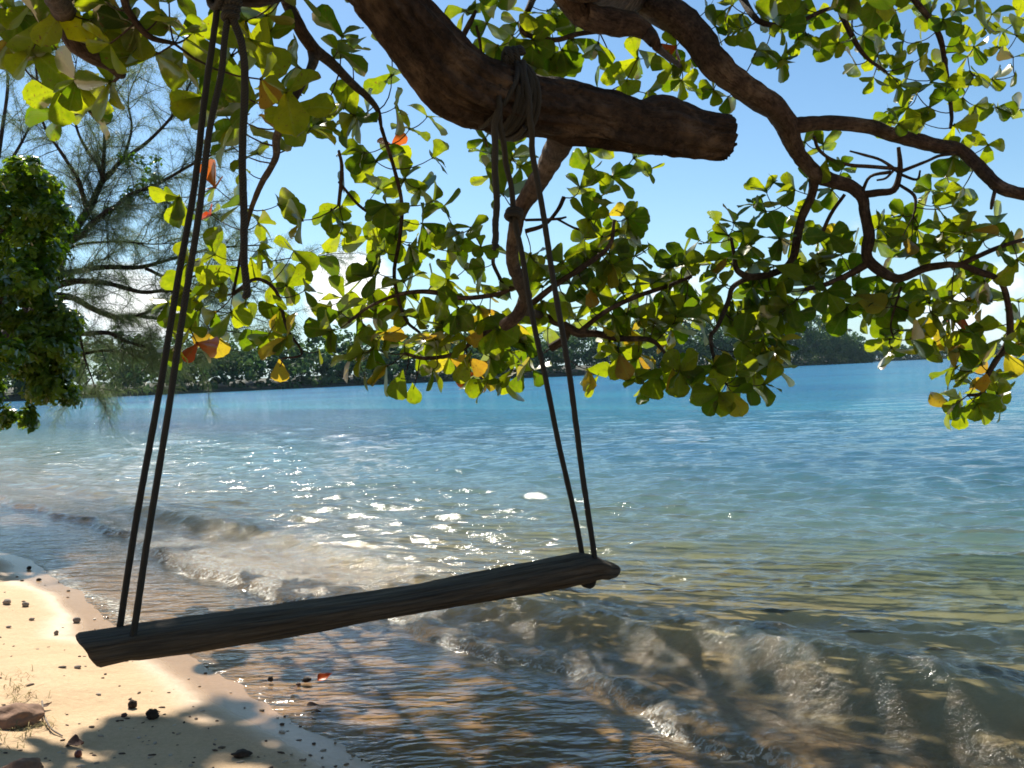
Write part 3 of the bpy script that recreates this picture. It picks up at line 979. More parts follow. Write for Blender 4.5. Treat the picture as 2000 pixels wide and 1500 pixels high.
# branch D and its forks
limb("branch", [(530, -70, 4.0, 14), (556, -8, None, 13), (580, 45, None, 13), (610, 92, None, 13), (650, 125, None, 10), (690, 165, None, 8), (716, 188, None, 7), (738, 216, None, 5), (745, 250, None, 3)], M_BARK_THIN, 9, 6, 0.12, 9.0, pre=[(-1.75, 2.3, 3.3, 0.06), (-1.3, 3.2, 3.5, 0.045)])
limb("branch", [(610, 95, None, 11), (612, 122, None, 10), (590, 165, None, 8), (560, 220, None, 8), (540, 270, None, 8), (538, 310, None, 7), (510, 360, None, 6), (490, 410, None, 5), (478, 460, None, 4), (466, 520, None, 3), (455, 575, None, 3)], M_BARK_THIN, 8, 5, 0.12, 10.0)
# branch B: long wavy limb to the right
limb("limb", [(1090, -60, 5.6, 34), (1150, -32, 5.7, 35), (1230, -5, None, 34), (1300, 22, None, 32), (1350, 58, None, 31), (1384, 108, None, 29), (1412, 140, None, 28), (1460, 175, None, 26), (1508, 208, None, 24), (1535, 240, None, 23),
     (1546, 272, None, 19), (1562, 303, None, 15), (1590, 336, None, 15), (1622, 352, None, 14), (1660, 364, None, 13), (1684, 386, None, 11), (1690, 422, None, 11), (1698, 460, None, 11), (1693, 498, None, 11), (1708, 520, None, 11), (1742, 541, None, 9),
     (1765, 542, None, 8), (1805, 525, None, 8), (1850, 517, None, 7), (1875, 516, None, 6), (1915, 498, None, 5), (1965, 478, None, 4), (2020, 462, None, 4)], M_BARK_THIN, 12, 5, 0.15, 11.0, 0.08,
     pre=[(-2.1, 1.8, 3.0, 0.15), (-1.3, 3.2, 4.1, 0.125), (-0.2, 4.8, 4.3, 0.11)])
limb("branch", [(1540, 248, None, 17), (1572, 242, None, 16), (1620, 240, None, 14), (1690, 246, None, 14), (1735, 260, None, 14), (1780, 272, None, 15), (1830, 285, None, 14), (1870, 291, None, 13), (1896, 310, None, 13), (1922, 336, None, 13), (1950, 364, None, 13), (1985, 377, None, 12), (2040, 384, None, 12), (2150, 402, None, 10)], M_BARK_THIN, 10, 5, 0.15, 12.0, 0.08)
limb("branch", [(1684, 380, None, 8), (1715, 376, None, 7), (1745, 371, None, 7), (1756, 345, None, 6), (1758, 320, None, 5), (1755, 288, None, 4)], M_BARK_THIN, 7, 4, 0.1, 13.0)
limb("branch", [(1592, 338, None, 10), (1586, 380, None, 9), (1566, 425, None, 9), (1556, 470, None, 9), (1546, 510, None, 8), (1520, 530, None, 7), (1470, 541, None, 7), (1440, 528, None, 6), (1434, 498, None, 4), (1428, 465, None, 3)], M_BARK_THIN, 8, 5, 0.12, 14.0)
limb("branch", [(1466, 541, None, 6), (1432, 560, None, 5), (1422, 590, None, 5), (1400, 640, None, 4), (1388, 660, None, 4), (1400, 720, None, 3), (1418, 750, None, 2.5)], M_BARK_THIN, 6, 5, 0.1, 15.0)
limb("branch", [(1700, 512, None, 8), (1670, 530, None, 7), (1640, 545, None, 6), (1600, 560, None, 5), (1572, 565, None, 4)], M_BARK_THIN, 7, 4, 0.1, 15.5)
limb("branch", [(1875, 516, None, 6), (1910, 530, None, 7), (1952, 548, None, 6), (1968, 590, None, 6), (1973, 640, None, 7), (1968, 668, None, 6), (1945, 705, None, 6), (1926, 738, None, 5), (1918, 768, None, 4), (1890, 772, None, 3)], M_BARK_THIN, 8, 5, 0.1, 16.0)
# burl and stub under branch B
limb("branch", [(1115, 10, 5.75, 22), (1138, 28, 5.8, 27), (1180, 42, 5.9, 28), (1232, 48, 5.95, 25), (1266, 66, 6.0, 16), (1290, 98, 6.05, 8), (1330, 130, None, 4)], M_BARK_THIN, 11, 5, 0.22, 17.0, 0.1, pre=[(-0.2, 4.9, 4.25, 0.09)])
# pale crooked limb behind the broken one
limb("limb", [(1112, 215, 4.02, 34), (1100, 258, 4.2, 30), (1085, 294, 4.5, 24), (1064, 332, 4.85, 20), (1040, 370, 5.2, 19), (1016, 412, 5.4, 15), (1004, 460, 5.8, 13), (1001, 510, 6.2, 13), (1015, 550, 6.6, 13), (1026, 582, 7.0, 13), (1010, 616, 7.2, 13), (984, 636, 7.3, 12)], M_BARK_THIN, 11, 6, 0.16, 18.0, 0.08)
limb("branch", [(1016, 606, 7.1, 9), (1058, 616, None, 8), (1100, 634, None, 9), (1128, 650, None, 9), (1165, 652, None, 7), (1210, 661, None, 6), (1270, 664, None, 5), (1300, 690, None, 3)], M_BARK_THIN, 8, 5, 0.14, 19.0)
limb("branch", [(1112, 640, None, 8), (1100, 664, None, 8), (1076, 680, None, 8)], M_BARK_THIN, 8, 4, 0.2, 20.0)
limb("branch", [(990, 625, None, 7), (940, 655, None, 5), (890, 690, None, 4), (830, 700, None, 4), (790, 690, None, 3)], M_BARK_THIN, 7, 5, 0.1, 20.5)
limb("branch", [(1004, 560, None, 6), (970, 575, None, 5), (900, 582, None, 5), (840, 570, None, 5), (780, 575, None, 4), (720, 600, None, 3), (680, 630, None, 3)], M_BARK_THIN, 7, 5, 0.1, 20.7)
limb("branch", [(745, 250, None, 4), (770, 330, None, 4), (785, 400, None, 4), (780, 470, None, 4), (770, 540, None, 4), (790, 620, None, 3), (820, 650, None, 3)], M_BARK_THIN, 6, 5, 0.1, 20.8)
limb("branch", [(1030, 600, None, 7), (1080, 560, None, 6), (1140, 520, None, 6), (1190, 480, None, 5), (1200, 430, None, 3)], M_BARK_THIN, 7, 5, 0.1, 20.9)
limb("branch", [(1130, 650, None, 6), (1180, 610, None, 5), (1240, 580, None, 5), (1300, 560, None, 4), (1350, 540, None, 4)], M_BARK_THIN, 7, 5, 0.1, 21.0)
limb("branch", [(455, 575, None, 4), (500, 545, None, 4), (540, 570, None, 4), (560, 640, None, 3), (590, 690, None, 2.5), (552, 700, None, 2)], M_BARK_THIN, 6, 5, 0.1, 21.1)
limb("branch", [(1740, -70, None, 8), (1770, -20, None, 7), (1830, 60, None, 6), (1846, 130, None, 5), (1858, 220, None, 4), (1856, 250, None, 3)], M_BARK_THIN, 7, 5, 0.1, 21.2, pre=[(2.0, 6.0, 4.3, 0.05)])
limb("branch", [(1600, -70, None, 8), (1640, 20, None, 6), (1664, 70, None, 6), (1690, 110, None, 4), (1730, 140, None, 3)], M_BARK_THIN, 7, 5, 0.1, 21.3, pre=[(1.4, 5.7, 4.2, 0.05)])
limb("branch", [(1050, -60, 5.6, 8), (1040, 0, None, 7), (1020, 60, None, 6), (1080, 78, None, 5), (1130, 66, None, 5), (1180, 60, None, 5)], M_BARK_THIN, 7, 5, 0.1, 21.4, pre=[(-0.2, 4.8, 4.3, 0.05)])
limb("branch", [(1420, -40, None, 10), (1480, 40, None, 6), (1550, 45, None, 5), (1610, 20, None, 4), (1660, 10, None, 3)], M_BARK_THIN, 7, 5, 0.1, 21.5, pre=[(0.6, 5.4, 4.1, 0.06)])
limb("branch", [(200, -60, 4.3, 10), (250, 20, None, 8), (290, 70, None, 6), (340, 85, None, 4)], M_BARK_THIN, 7, 5, 0.1, 21.6, pre=[(-1.9, 3.0, 3.4, 0.05)])
for pre_ in ([(-2.2, 1.7, 2.8, 0.12), (-1.2, 1.2, 4.0, 0.09), (0.4, 0.6, 4.5, 0.06), (2.2, 0.2, 4.7, 0.03)], [(-2.2, 1.7, 2.8, 0.12), (-2.6, 0.2, 3.9, 0.08), (-2.2, -1.6, 4.3, 0.03)],
             [(-2.1, 1.8, 3.0, 0.12), (-0.8, 3.2, 4.6, 0.09), (0.8, 4.4, 5.0, 0.07), (2.6, 6.0, 5.4, 0.05), (3.6, 7.4, 5.8, 0.02)], [(-0.8, 3.2, 4.6, 0.08), (-0.9, 5.4, 5.3, 0.065), (-0.9, 7.6, 6.1, 0.05), (-0.6, 9.6, 6.6, 0.02)], [(-0.9, 5.4, 5.3, 0.06), (0.4, 7.2, 6.0, 0.045), (1.2, 9.0, 6.5, 0.02)], [(0.8, 4.4, 5.0, 0.06), (2.8, 3.6, 4.8, 0.04), (4.2, 3.2, 4.6, 0.02)]):
    limb("branch", [], M_BARK_THIN, 8, 6, 0.12, 22.0, pre=pre_)
# dead bare twigs
m = MB()
for pts in [[(1757, 330, 4), (1700, 325, 4), (1660, 322, 4), (1622, 310, 3.5), (1598, 290, 3.5), (1590, 266, 3)], [(1756, 336, 4), (1722, 313, 3), (1690, 303, 3), (1660, 295, 2)], [(1757, 336, 4), (1810, 315, 3), (1836, 304, 3), (1872, 300, 4)],
            [(1757, 340, 3), (1790, 351, 3), (1797, 333, 2)], [(1745, 333, 3), (1730, 348, 2.5), (1712, 352, 2)], [(1684, 375, 4), (1700, 345, 3), (1740, 336, 4)], [(1755, 360, 3), (1785, 381, 3.5), (1788, 405, 3), (1784, 422, 2)],
            [(1943, 372, 4), (1938, 395, 4), (1936, 408, 3)], [(1026, 452, 5), (1062, 440, 4), (1088, 412, 4), (1101, 386, 5)], [(1026, 430, 3), (1086, 428, 3), (1106, 424, 2)], [(1088, 428, 2.5), (1130, 448, 2.5), (1160, 440, 2.5)],
            [(1760, 560, 2.5), (1740, 630, 2), (1745, 660, 2)], [(1600, 470, 4), (1622, 420, 4), (1650, 380, 3.5)], [(662, 400, 4), (668, 330, 4), (662, 295, 3)], [(662, 355, 3), (700, 400, 3), (735, 425, 3)], [(905, 70, 6), (918, 45, 6), (930, 20, 3)], [(930, 50, 3), (937, 80, 3), (940, 105, 3)],
            [(985, 560, 4), (965, 520, 4), (963, 505, 4)]]:
    limb("t", [(a, b_, None, r_) for a, b_, r_ in pts], None, 5, 4, 0.1, 3.0, mb=m)
child("dead_twigs", m.mesh("almond_dead_twigs"), alm, M_BARK_THIN)['kind'] = 'stuff'

NODES_TXT = """35,30 20,75 63,98 120,20 215,85 265,50 305,105 315,30 350,70 378,60 150,155 115,175 215,160 170,215 118,225 190,225 80,45 180,40 240,25 10,20 60,10 150,5 210,5 330,5
395,190 430,215 490,80 580,130 510,155 567,215 660,100 630,222 545,265 608,250 693,225 445,277 350,385 420,365 470,400 413,420 545,400 590,430 648,410 505,435 665,455 574,490 505,490 420,497 616,505
520,30 480,40 500,200 460,170 470,230 480,330 500,300 530,60 450,110 560,180
371,568 329,590 434,554 490,505 532,554 560,557 371,610 451,610 546,603 595,568 525,652 560,660 546,715 385,670 413,652 350,673 648,596 648,645 665,610 623,687 400,560 480,590 420,610 370,640 395,600 400,540 370,510 440,520
667,70 685,98 671,210 720,228 700,228 762,88 765,147 772,210 835,228 800,252 846,308 765,287 710,298 734,315 671,336 738,368 790,350 818,368 846,392 738,455 720,462 772,462 825,437 867,403 895,455 940,483 920,445 874,490 667,403 671,437 755,400 780,430 800,480 750,490 830,470
909,21 951,45 1028,25 1070,21 1077,60 1000,70 972,90 1042,80 1070,105 1098,98 1119,77 1052,130 1122,35 1168,84 1196,122 1224,157 1245,115 1280,105 1168,175 1315,133 1262,182 1010,45 1055,45 1030,110 1090,140
947,273 1000,287 1000,308 958,343 982,378 1017,325 1150,297 1157,332 1196,346 1133,367 1168,388 1238,308 1262,332 960,300 1150,430 1189,420 1224,427 1175,462 1140,472 1227,465 1270,483 1332,515 1205,450 1160,490 1190,495 1240,500
713,540 737,533 790,550 765,565 846,550 874,547 909,526 944,522 947,571 975,568 671,582 710,590 734,606 790,575 842,603 818,624 895,603 888,624 926,631 958,617 1007,631 709,690 685,697 730,680 818,690 790,673 755,715 783,739 807,760 713,732 846,652 867,666 909,662 877,697 916,701 846,722 947,659 986,673 1014,666 958,697 930,729 954,743 986,743 1000,722 1035,697 1021,725 1042,722 760,650 740,660 830,670 900,640 935,600 970,640 870,580 700,620 780,600
1035,498 1052,515 1098,512 1133,533 1147,505 1196,519 1227,522 1203,550 1168,568 1115,554 1150,596 1217,571 1245,540 1273,554 1315,554 1297,582 1224,613 1196,617 1259,603 1290,603 1336,606 1231,645 1259,645 1189,666 1206,680 1280,631 1308,638 1301,673 1245,690 1210,694 1245,736 1259,750 1280,729 1315,715 1325,725 1147,722 1161,743 1105,617 1126,624 1080,540 1110,580 1060,560 1060,590 1180,640 1200,590 1240,570 1150,560 1070,640
1321,91 1349,115 1314,130 1331,157 1394,175 1422,189 1398,52 1447,56 1450,28 1422,70 1482,25 1517,18 1524,52 1545,42 1573,63 1496,91 1478,98 1524,115 1559,77 1597,28 1636,45 1636,84 1664,52 1671,21 1713,25 1748,21 1685,70 1720,77 1741,49 1671,126 1713,108 1734,115 1706,150 1734,147 1765,80 1800,80 1797,115 1755,165 1790,182 1772,154 1818,161 1815,210 1738,224 1755,241 1804,241 1772,210 1842,38 1818,28 1867,21 1874,84 1846,105 1902,91 1923,56 1937,28 1947,91 1895,140 1877,165 1849,161 1912,147 1937,154 1905,206 1947,210 1986,70 1989,35 1979,112 1982,147 1990,213 1863,245 1902,252 1930,283 1860,308 1870,298 1573,277 1608,283 1615,311 1646,329 1625,371 1496,374 1510,357 1552,371 1475,399 1496,413 1531,399 1580,350 1580,385 1849,346 1877,371 1818,371 1825,402 1860,402 1846,378 1380,20 1430,10 1560,10 1790,10 1890,110 1960,60 1880,190
1402,438 1433,435 1366,470 1391,473 1422,460 1450,452 1457,477 1440,491 1552,438 1573,442 1545,470 1524,466 1597,463 1622,460 1615,477 1643,498 1664,491 1716,445 1713,470 1741,421 1765,421 1765,460 1790,445 1780,473 1818,473 1842,452 1846,470 1884,456 1912,442 1944,442 1920,470 1976,470 1948,487 1986,508 1895,480 1846,494 1874,487
1314,515 1331,505 1356,515 1388,515 1419,505 1468,515 1485,508 1513,519 1559,522 1587,515 1580,540 1608,536 1632,540 1664,533 1713,540 1720,554 1370,585 1342,575 1384,603 1321,617 1310,645 1360,617 1415,557 1398,540 1440,610 1468,589 1489,603 1510,582 1524,610 1541,617 1541,596 1471,641 1496,575 1538,568 1555,585 1587,561 1615,568 1636,585 1653,603 1695,606 1671,578 1716,596 1741,582 1755,568 1779,582 1765,610 1741,596 1814,589 1818,610 1804,568 1877,550 1923,550 1874,571 1912,571 1860,585 1895,589 1916,585 1856,617 1877,610 1905,603 1916,634 1825,645 1846,652 1825,669 1874,645 1898,648 1874,680 1867,690 1790,638 1741,638 1737,662 1741,680 1780,662 1755,645 1470,560 1430,590 1340,550 1500,540 1600,500 1340,590
1517,645 1489,666 1524,666 1510,687 1471,638 1450,669 1436,687 1475,690 1426,704 1457,704 1394,718 1440,725 1468,718 1496,715 1513,722 1461,750 1492,750 1387,753 1405,767 1429,767 1422,740 1314,715 1328,725 1958,662 1965,690 1993,627 1989,589 1986,701 1972,652 1996,670 1867,718 1895,725 1888,708 1916,711 1937,732 1944,750 1902,753 1874,781 1877,799 1856,792 1909,788 1930,785 1947,771 1923,767"""
nodes = [tuple(float(v) for v in w.split(',')) for w in NODES_TXT.split()]
# the crown goes on above and beside the frame
er = random.Random(31)
for _ in range(150):
    nodes.append((er.uniform(-350, 2350), er.uniform(-420, -15)))
for _ in range(14):
    nodes.append((er.uniform(2010, 2300), er.uniform(0, 700)))
SINGLE = {(546, 715), (623, 687), (671, 336), (783, 739), (807, 760), (1161, 743), (713, 732), (1982, 147), (1270, 483), (671, 70)}
REDS = {(413, 420), (420, 365), (765, 287), (1321, 91), (1905, 603), (1877, 610), (385, 670)}
lr = np.random.default_rng(17)
N3 = []
for (px, py) in nodes:
    dd = DF(px, py) + lr.normal(0, 0.16)
    if py < 0:
        dd = min(dd, 7.0) + lr.uniform(-1.5, 1.0)
    N3.append(np.array(P(px, py, dd)))
# ... and overhead, out of view: leaf clusters added for shade, sparing the sunlit sand
tries = 0
while tries < 430:
    x_, y_ = er.uniform(-4.2, 4.6), er.uniform(-3.0, 10.5)
    z_ = max(3.15, 1.80 + 0.425 * y_) + er.uniform(0.0, 1.5)
    gx, gy = x_ - SUN_DIR.x / SUN_DIR.z * z_, y_ - SUN_DIR.y / SUN_DIR.z * z_
    if (gx < -0.9 - 0.25 * (gy - 4) and gy > 4.6) or gy > 6.6 or (gx < -1.9 and gy > 3.4) or (y_ < 2.5 and z_ < 3.3): continue
    tries += 1
    N3.append(np.array((x_, y_, z_))); nodes.append((0.0, -1.0))
for _ in range(420):  # unseen clusters added over and behind the camera to block skylight
    x_, y_ = er.uniform(-5.5, 5.5), er.uniform(-5.5, 3.0)
    z_ = max(2.9, 1.85 + 0.43 * y_) + er.uniform(0.1, 1.6)
    gx, gy = x_ - SUN_DIR.x / SUN_DIR.z * z_, y_ - SUN_DIR.y / SUN_DIR.z * z_
    if (x_ + 3.0) ** 2 + (y_ - 0.7) ** 2 < 0.3: continue
    N3.append(np.array((x_, y_, z_))); nodes.append((0.0, -1.0))
for _ in range(50):  # unseen clusters added in the sun's path to shade the seat
    f_ = er.uniform(-0.1, 1.05)
    gx, gy, gz = -1.3 + 1.62 * f_, 3.2 + 0.86 * f_, 0.8
    z_ = er.uniform(4.8, 7.5)
    N3.append(np.array((gx + SUN_DIR.x / SUN_DIR.z * (z_ - gz) + er.gauss(0, 0.12), gy + SUN_DIR.y / SUN_DIR.z * (z_ - gz) + er.gauss(0, 0.12), z_))); nodes.append((0.0, -1.0))
for k_, x0_, x1_, y0_, y1_ in ((50, -1.0, 1.5, 3.3, 6.0), (112, 0.8, 4.6, 3.0, 6.6), (10, -0.9, 1.0, 3.6, 5.7), (22, -1.9, -0.5, 3.5, 4.7), (30, 3.0, 5.5, 4.5, 7.0)):  # unseen clusters added up the sun rays to shade these stretches of wash and sand
    for _ in range(k_):
        gx, gy = er.uniform(x0_, x1_), er.uniform(y0_, y1_)
        for _try in range(60):
            z_ = er.uniform(3.6, 9.0)
            x_, y_ = gx + SUN_DIR.x / SUN_DIR.z * z_, gy + SUN_DIR.y / SUN_DIR.z * z_
            if z_ > 1.80 + 0.425 * y_: break
        N3.append(np.array((x_, y_, z_))); nodes.append((0.0, -1.0))
SK = np.array([c for c, r_ in SKEL]); SR = np.array([r_ for c, r_ in SKEL])
rem = list(range(len(N3)))
attach = {}
cur = SK.copy()
order = []
dmin = np.array([np.linalg.norm(cur - p, axis=1).min() for p in N3])
amin = [cur[np.argmin(np.linalg.norm(cur - p, axis=1))] for p in N3]
alive = np.ones(len(N3), bool)
for _ in range(len(N3)):
    i = int(np.argmin(np.where(alive, dmin, 1e9)))
    alive[i] = False
    attach[i] = np.array(amin[i]); order.append(i)
    mid = (N3[i] * 0.5 + attach[i] * 0.5)
    for q in (N3[i], mid):
        dq = np.linalg.norm(np.array(N3) - q, axis=1) + 0.10
        upd = alive & (dq < dmin)
        for j in np.nonzero(upd)[0]:
            dmin[j] = dq[j]; amin[j] = q
tw = MB()
LEAVES = []   # base, dir, normal, length, class, width factor
for i in order:
    p, a = N3[i], attach[i]
    d = p - a; Ld = np.linalg.norm(d)
    if Ld < 1e-3: d = np.array([0, 0, -1.0]); Ld = 0.01
    sag = np.array([lr.normal(0, 0.05), lr.normal(0, 0.05), -0.10]) * Ld
    if Ld > 0.03:
        k = 4
        pts = [a + d * f + sag * 4 * f * (1 - f) for f in np.linspace(0, 1, k + 1)]
        V, F, uv = tube(np.array(pts), np.linspace(0.0045 + 0.006 * min(Ld, 0.7), 0.0042, k + 1), 5, 0.15, i * 0.7); tw.add(V, F, uv)
    ax = d / Ld + np.array([0, 0, 0.25]); ax /= np.linalg.norm(ax)
    px, py = nodes[i]
    single = (px, py) in SINGLE
    n = 1 if single else int(lr.choice([3, 3, 4, 5, 5]))
    if py < 0: n = int(lr.choice([4, 5, 6, 7]))
    red = (px, py) in REDS
    py_yel = 0.03 + (0.09 if (330 < px < 1060 and py > 590) else 0.0) + (0.10 if py > 640 else 0)
    ph0 = lr.uniform(0, 2 * np.pi)
    ref = np.cross(ax, [0.3, 0.5, 0.8]); ref /= np.linalg.norm(ref); ref2 = np.cross(ax, ref)
    for q in range(n):
        ph = ph0 + q * 2 * np.pi / max(n, 3) + lr.normal(0, 0.3)
        be = lr.uniform(0.7, 1.5)
        rad_ = ref * math.cos(ph) + ref2 * math.sin(ph)
        dv = ax * math.cos(be) + rad_ * math.sin(be) + np.array([0, 0, -0.28 + lr.normal(0, 0.2)])
        if single: dv = np.array([lr.normal(0, 0.3), lr.normal(0, 0.3), -1.0])
        dv /= np.linalg.norm(dv)
        nn = ax * 0.8 + np.array([0, 0, 0.35]) + lr.normal(0, 0.45, 3)
        nn -= dv * np.dot(nn, dv); nn /= np.linalg.norm(nn) + 1e-9
        Ln = float(np.clip(lr.normal(0.25, 0.045), 0.13, 0.33)) * (0.70 if np.linalg.norm(p - np.array(ORG)) < 5.6 else 1.0) * (0.80 if (px > 1250 and 0 <= py < 430) else 1.0)
        rv = lr.random()
        cls = 2 if (red and q < 2) else (1 if rv < py_yel else 0)
        if rv > 0.997: cls = 2
        b0 = p + dv * 0.012 - (dv * Ln * 0.35 if n <= 2 else dv * Ln * 0.12)
        LEAVES.append((b0, dv, nn, Ln, cls, lr.uniform(0.95, 1.22)))
child("twigs", tw.mesh("almond_twigs"), alm, M_BARK_THIN)['kind'] = 'stuff'


def leaf_grid(seed):
    """Obovate leaf, unit length along +Y, normal +Z: V, F, uv."""
    q = random.Random(seed)
    rows_ = [0.0, 0.10, 0.28, 0.48, 0.66, 0.82, 0.94, 1.0]
    wid = [0.012, 0.05, 0.145, 0.245, 0.315, 0.30, 0.19, 0.035]
    fold = q.uniform(0.05, 0.30); curl = q.uniform(-0.10, 0.42); twist = q.uniform(-0.35, 0.35); wav = q.uniform(0.0, 0.05)
    V, uv = [], []
    for j, (yy, w) in enumerate(zip(rows_, wid)):
        w *= q.uniform(0.93, 1.07)
        for i, u in enumerate((-1, -0.5, 0, 0.5, 1)):
            xx = u * w
            zz = abs(u) * w * fold * 1.6 - curl * yy * yy * 0.5 + wav * math.sin(9 * yy + 2.5 * u + seed)
            if abs(u) == 1 and 0 < j < 7:
                xx *= q.uniform(0.90, 1.06)
            if j == 7: yy2 = 1.0 - 0.03 * abs(u) + (0.0 if u else -0.015)
            else: yy2 = yy
            tt = twist * yy
            V.append((xx * math.cos(tt) - zz * math.sin(tt), yy2 * (1 - 0.12 * abs(curl) * yy), xx * math.sin(tt) + zz * math.cos(tt)))
            uv.append((0.5 + u * 0.5, yy))
    F = [(j * 5 + i, j * 5 + i + 1, (j + 1) * 5 + i + 1, (j + 1) * 5 + i) for j in range(7) for i in range(4)]
    return np.array(V), np.array(F), np.array(uv)


SHAPES = [leaf_grid(s_) for s_ in range(10)]
MATS = [M_LEAF_G, M_LEAF_Y, M_LEAF_R]
leaf_meshes = {}
for ci, mt in enumerate(MATS):
    for si, (V, F, uv) in enumerate(SHAPES):
        me = mesh_np("almond_leaf", V, F, uv, True, {'var': np.full(len(V), (si * 0.37) % 1.0)})
        me.materials.append(mt); leaf_meshes[ci, si] = me


def frame_of(b0, dv, nn, Ln, wf):
    X = np.cross(dv, nn)
    return np.stack([X * Ln * wf, dv * Ln, nn * Ln], 1), b0


# the leaves that show largest become parts of their own
def shown(b0, Ln, dv):
    c = Vector(b0 + dv * Ln * 0.5) - ORG
    dz = c.dot(FWD)
    if dz < 0.5: return 0
    px = 1000 + FPX * c.dot(RIGHT) / dz; py = 750 - FPX * c.dot(UP) / dz
    return Ln / dz if (-20 < px < 2020 and -20 < py < 1500) else 0


rank = sorted(range(len(LEAVES)), key=lambda i: -shown(LEAVES[i][0], LEAVES[i][3], LEAVES[i][1]))
bigset = set(rank[:300])
Va, Fa, Ua, Aa, Mi = [], [], [], [], []
nb_ = 0
aloc = np.array(alm.location)
for i, (b0, dv, nn, Ln, cls, wf) in enumerate(LEAVES):
    M3, o3 = frame_of(b0, dv, nn, Ln, wf)
    si = (i * 7) % 10
    if i in bigset:
        o = bpy.data.objects.new("leaf", leaf_meshes[cls, si]); COL.objects.link(o)
        o.parent = alm
        m4 = Matrix([list(M3[r_]) + [o3[r_] - aloc[r_]] for r_ in range(3)] + [[0, 0, 0, 1]])
        o.matrix_local = m4
    else:
        V, F, uv = SHAPES[si]
        Va.append(V @ M3.T + o3 - aloc); Fa.append(F + nb_); Ua.append(uv); Aa.append(np.full(len(V), lr.random())); Mi.append(np.full(len(F), cls))
        nb_ += len(V)
me = mesh_np("almond_foliage", np.concatenate(Va), np.concatenate(Fa), np.concatenate(Ua), True, {'var': np.concatenate(Aa)}, np.concatenate(Mi))
for mt in MATS: me.materials.append(mt)
o = link("leaves", me, alm); o['kind'] = 'stuff'
print("leaves", len(LEAVES))

# ------------------------------------------------------------------ the swing
def simple_mat(name, c1, c2, scale, rough=0.8, bump=0.4, dist=0.01, stretch=None, spec=0.3, det=4):
    m, nt = new_mat(name)
    if stretch:
        uv = nt.n('ShaderNodeUVMap', uv_map='UVMap'); v = nt.mapping(uv.outputs[0], scale=stretch)
    else:
        tcn = nt.n('ShaderNodeTexCoord'); v = tcn.outputs['Object']
    n1 = nt.noise(v, scale, det, 0.62, 0.2)
    b = nt.n('ShaderNodeBsdfPrincipled'); b.inputs['Roughness'].default_value = rough
    b.inputs['Specular IOR Level'].default_value = spec
    nt.l(nt.mixc(nt.ramp(n1, [(0.32, 0.0), (0.68, 1.0)]), c1, c2), b.inputs['Base Color'])
    nt.l(nt.bump(n1, bump, dist), b.inputs['Normal'])
    o = nt.n('ShaderNodeOutputMaterial'); nt.l(b.outputs[0], o.inputs[0])
    return m


M_SEAT = simple_mat("weathered_log", (0.030, 0.022, 0.015), (0.13, 0.10, 0.068), 1.0, 0.85, 1.0, 0.02, (34, 3.4, 1), det=8)
m_rope, nt = new_mat("dark_rope")
uv = nt.n('ShaderNodeUVMap', uv_map='UVMap')
wv = nt.n('ShaderNodeTexWave', wave_type='BANDS', bands_direction='DIAGONAL')
wv.inputs['Scale'].default_value = 1.0
nt.l(nt.mapping(uv.outputs[0], scale=(5.0, 62.0, 1)), wv.inputs['Vector'])
b = nt.n('ShaderNodeBsdfPrincipled'); b.inputs['Roughness'].default_value = 0.8
nt.l(nt.mixc(wv.outputs[1], (0.010, 0.010, 0.008), (0.034, 0.031, 0.022)), b.inputs['Base Color'])
nt.l(nt.bump(wv.outputs[1], 0.7, 0.004), b.inputs['Normal'])
o = nt.n('ShaderNodeOutputMaterial'); nt.l(b.outputs[0], o.inputs[0])

BL, BR = P(246, 1232, 3.22), P(1149, 1094, 4.06)
swing = empty("rope_swing", (BL + BR) / 2)
tag(swing, "long weathered log seat hung on dark ropes from the almond limbs", "swing")
ax = (BR - BL).normalized()
Z = Vector((0, 0, 1)); side = ax.cross(Z).normalized(); upv = side.cross(ax).normalized()
if upv.z < 0: upv = -upv
Ltot = (BR - BL).length
# profile along the seat: position, half width, half height, vertical shift
prof = [(-0.122, 0.100, 0.047, 0.000), (-0.112, 0.106, 0.052, 0.0), (-0.06, 0.108, 0.050, 0.0), (0.0, 0.106, 0.049, 0.002)]
for k in range(1, 60):
    f = k / 60
    prof.append((f * Ltot, 0.106 + 0.010 * math.sin(5 * f) + 0.012 * f, 0.047 + 0.006 * math.sin(7 * f + 1) + 0.006 * f, 0.012 * math.sin(math.pi * f) * -0.6 + 0.018 * f * f))
prof += [(Ltot, 0.115, 0.053, 0.018), (Ltot + 0.04, 0.105, 0.047, 0.008), (Ltot + 0.07, 0.082, 0.040, -0.004), (Ltot + 0.11, 0.060, 0.032, -0.010), (Ltot + 0.135, 0.035, 0.019, -0.012)]
V, UV = [], []
ns = 44
for i, (l_, hw, hh, sh) in enumerate(prof):
    for k in range(ns):
        th = 2 * math.pi * k / ns
        c_, s_ = math.cos(th), math.sin(th)
        x_ = math.copysign(abs(c_) ** 0.75, c_) * hw
        y_ = (math.copysign(abs(s_) ** 0.60, s_) if s_ > 0 else s_) * hh
        q = BL + ax * l_ + side * x_ + upv * (y_ + sh - 0.045)
        kx = 1 + 0.10 * mnoise.noise(Vector((l_ * 3, x_ * 30, y_ * 30))) + 0.05 * mnoise.noise(Vector((l_ * 11, x_ * 70, y_ * 70)))
        slant = -0.06 * (s_ * 0.5 + 0.5) + 0.03 if i == 0 or i == 1 else 0.0
        q = BL + ax * (l_ + slant) + side * x_ * kx + upv * (y_ * kx + sh - 0.045)
        V.append(q - swing.location); UV.append((k / ns if k <= ns / 2 else (ns - k) / ns, l_))
F = [(i * ns + k, i * ns + (k + 1) % ns, (i + 1) * ns + (k + 1) % ns, (i + 1) * ns + k) for i in range(len(prof) - 1) for k in range(ns)]
nv = len(V)
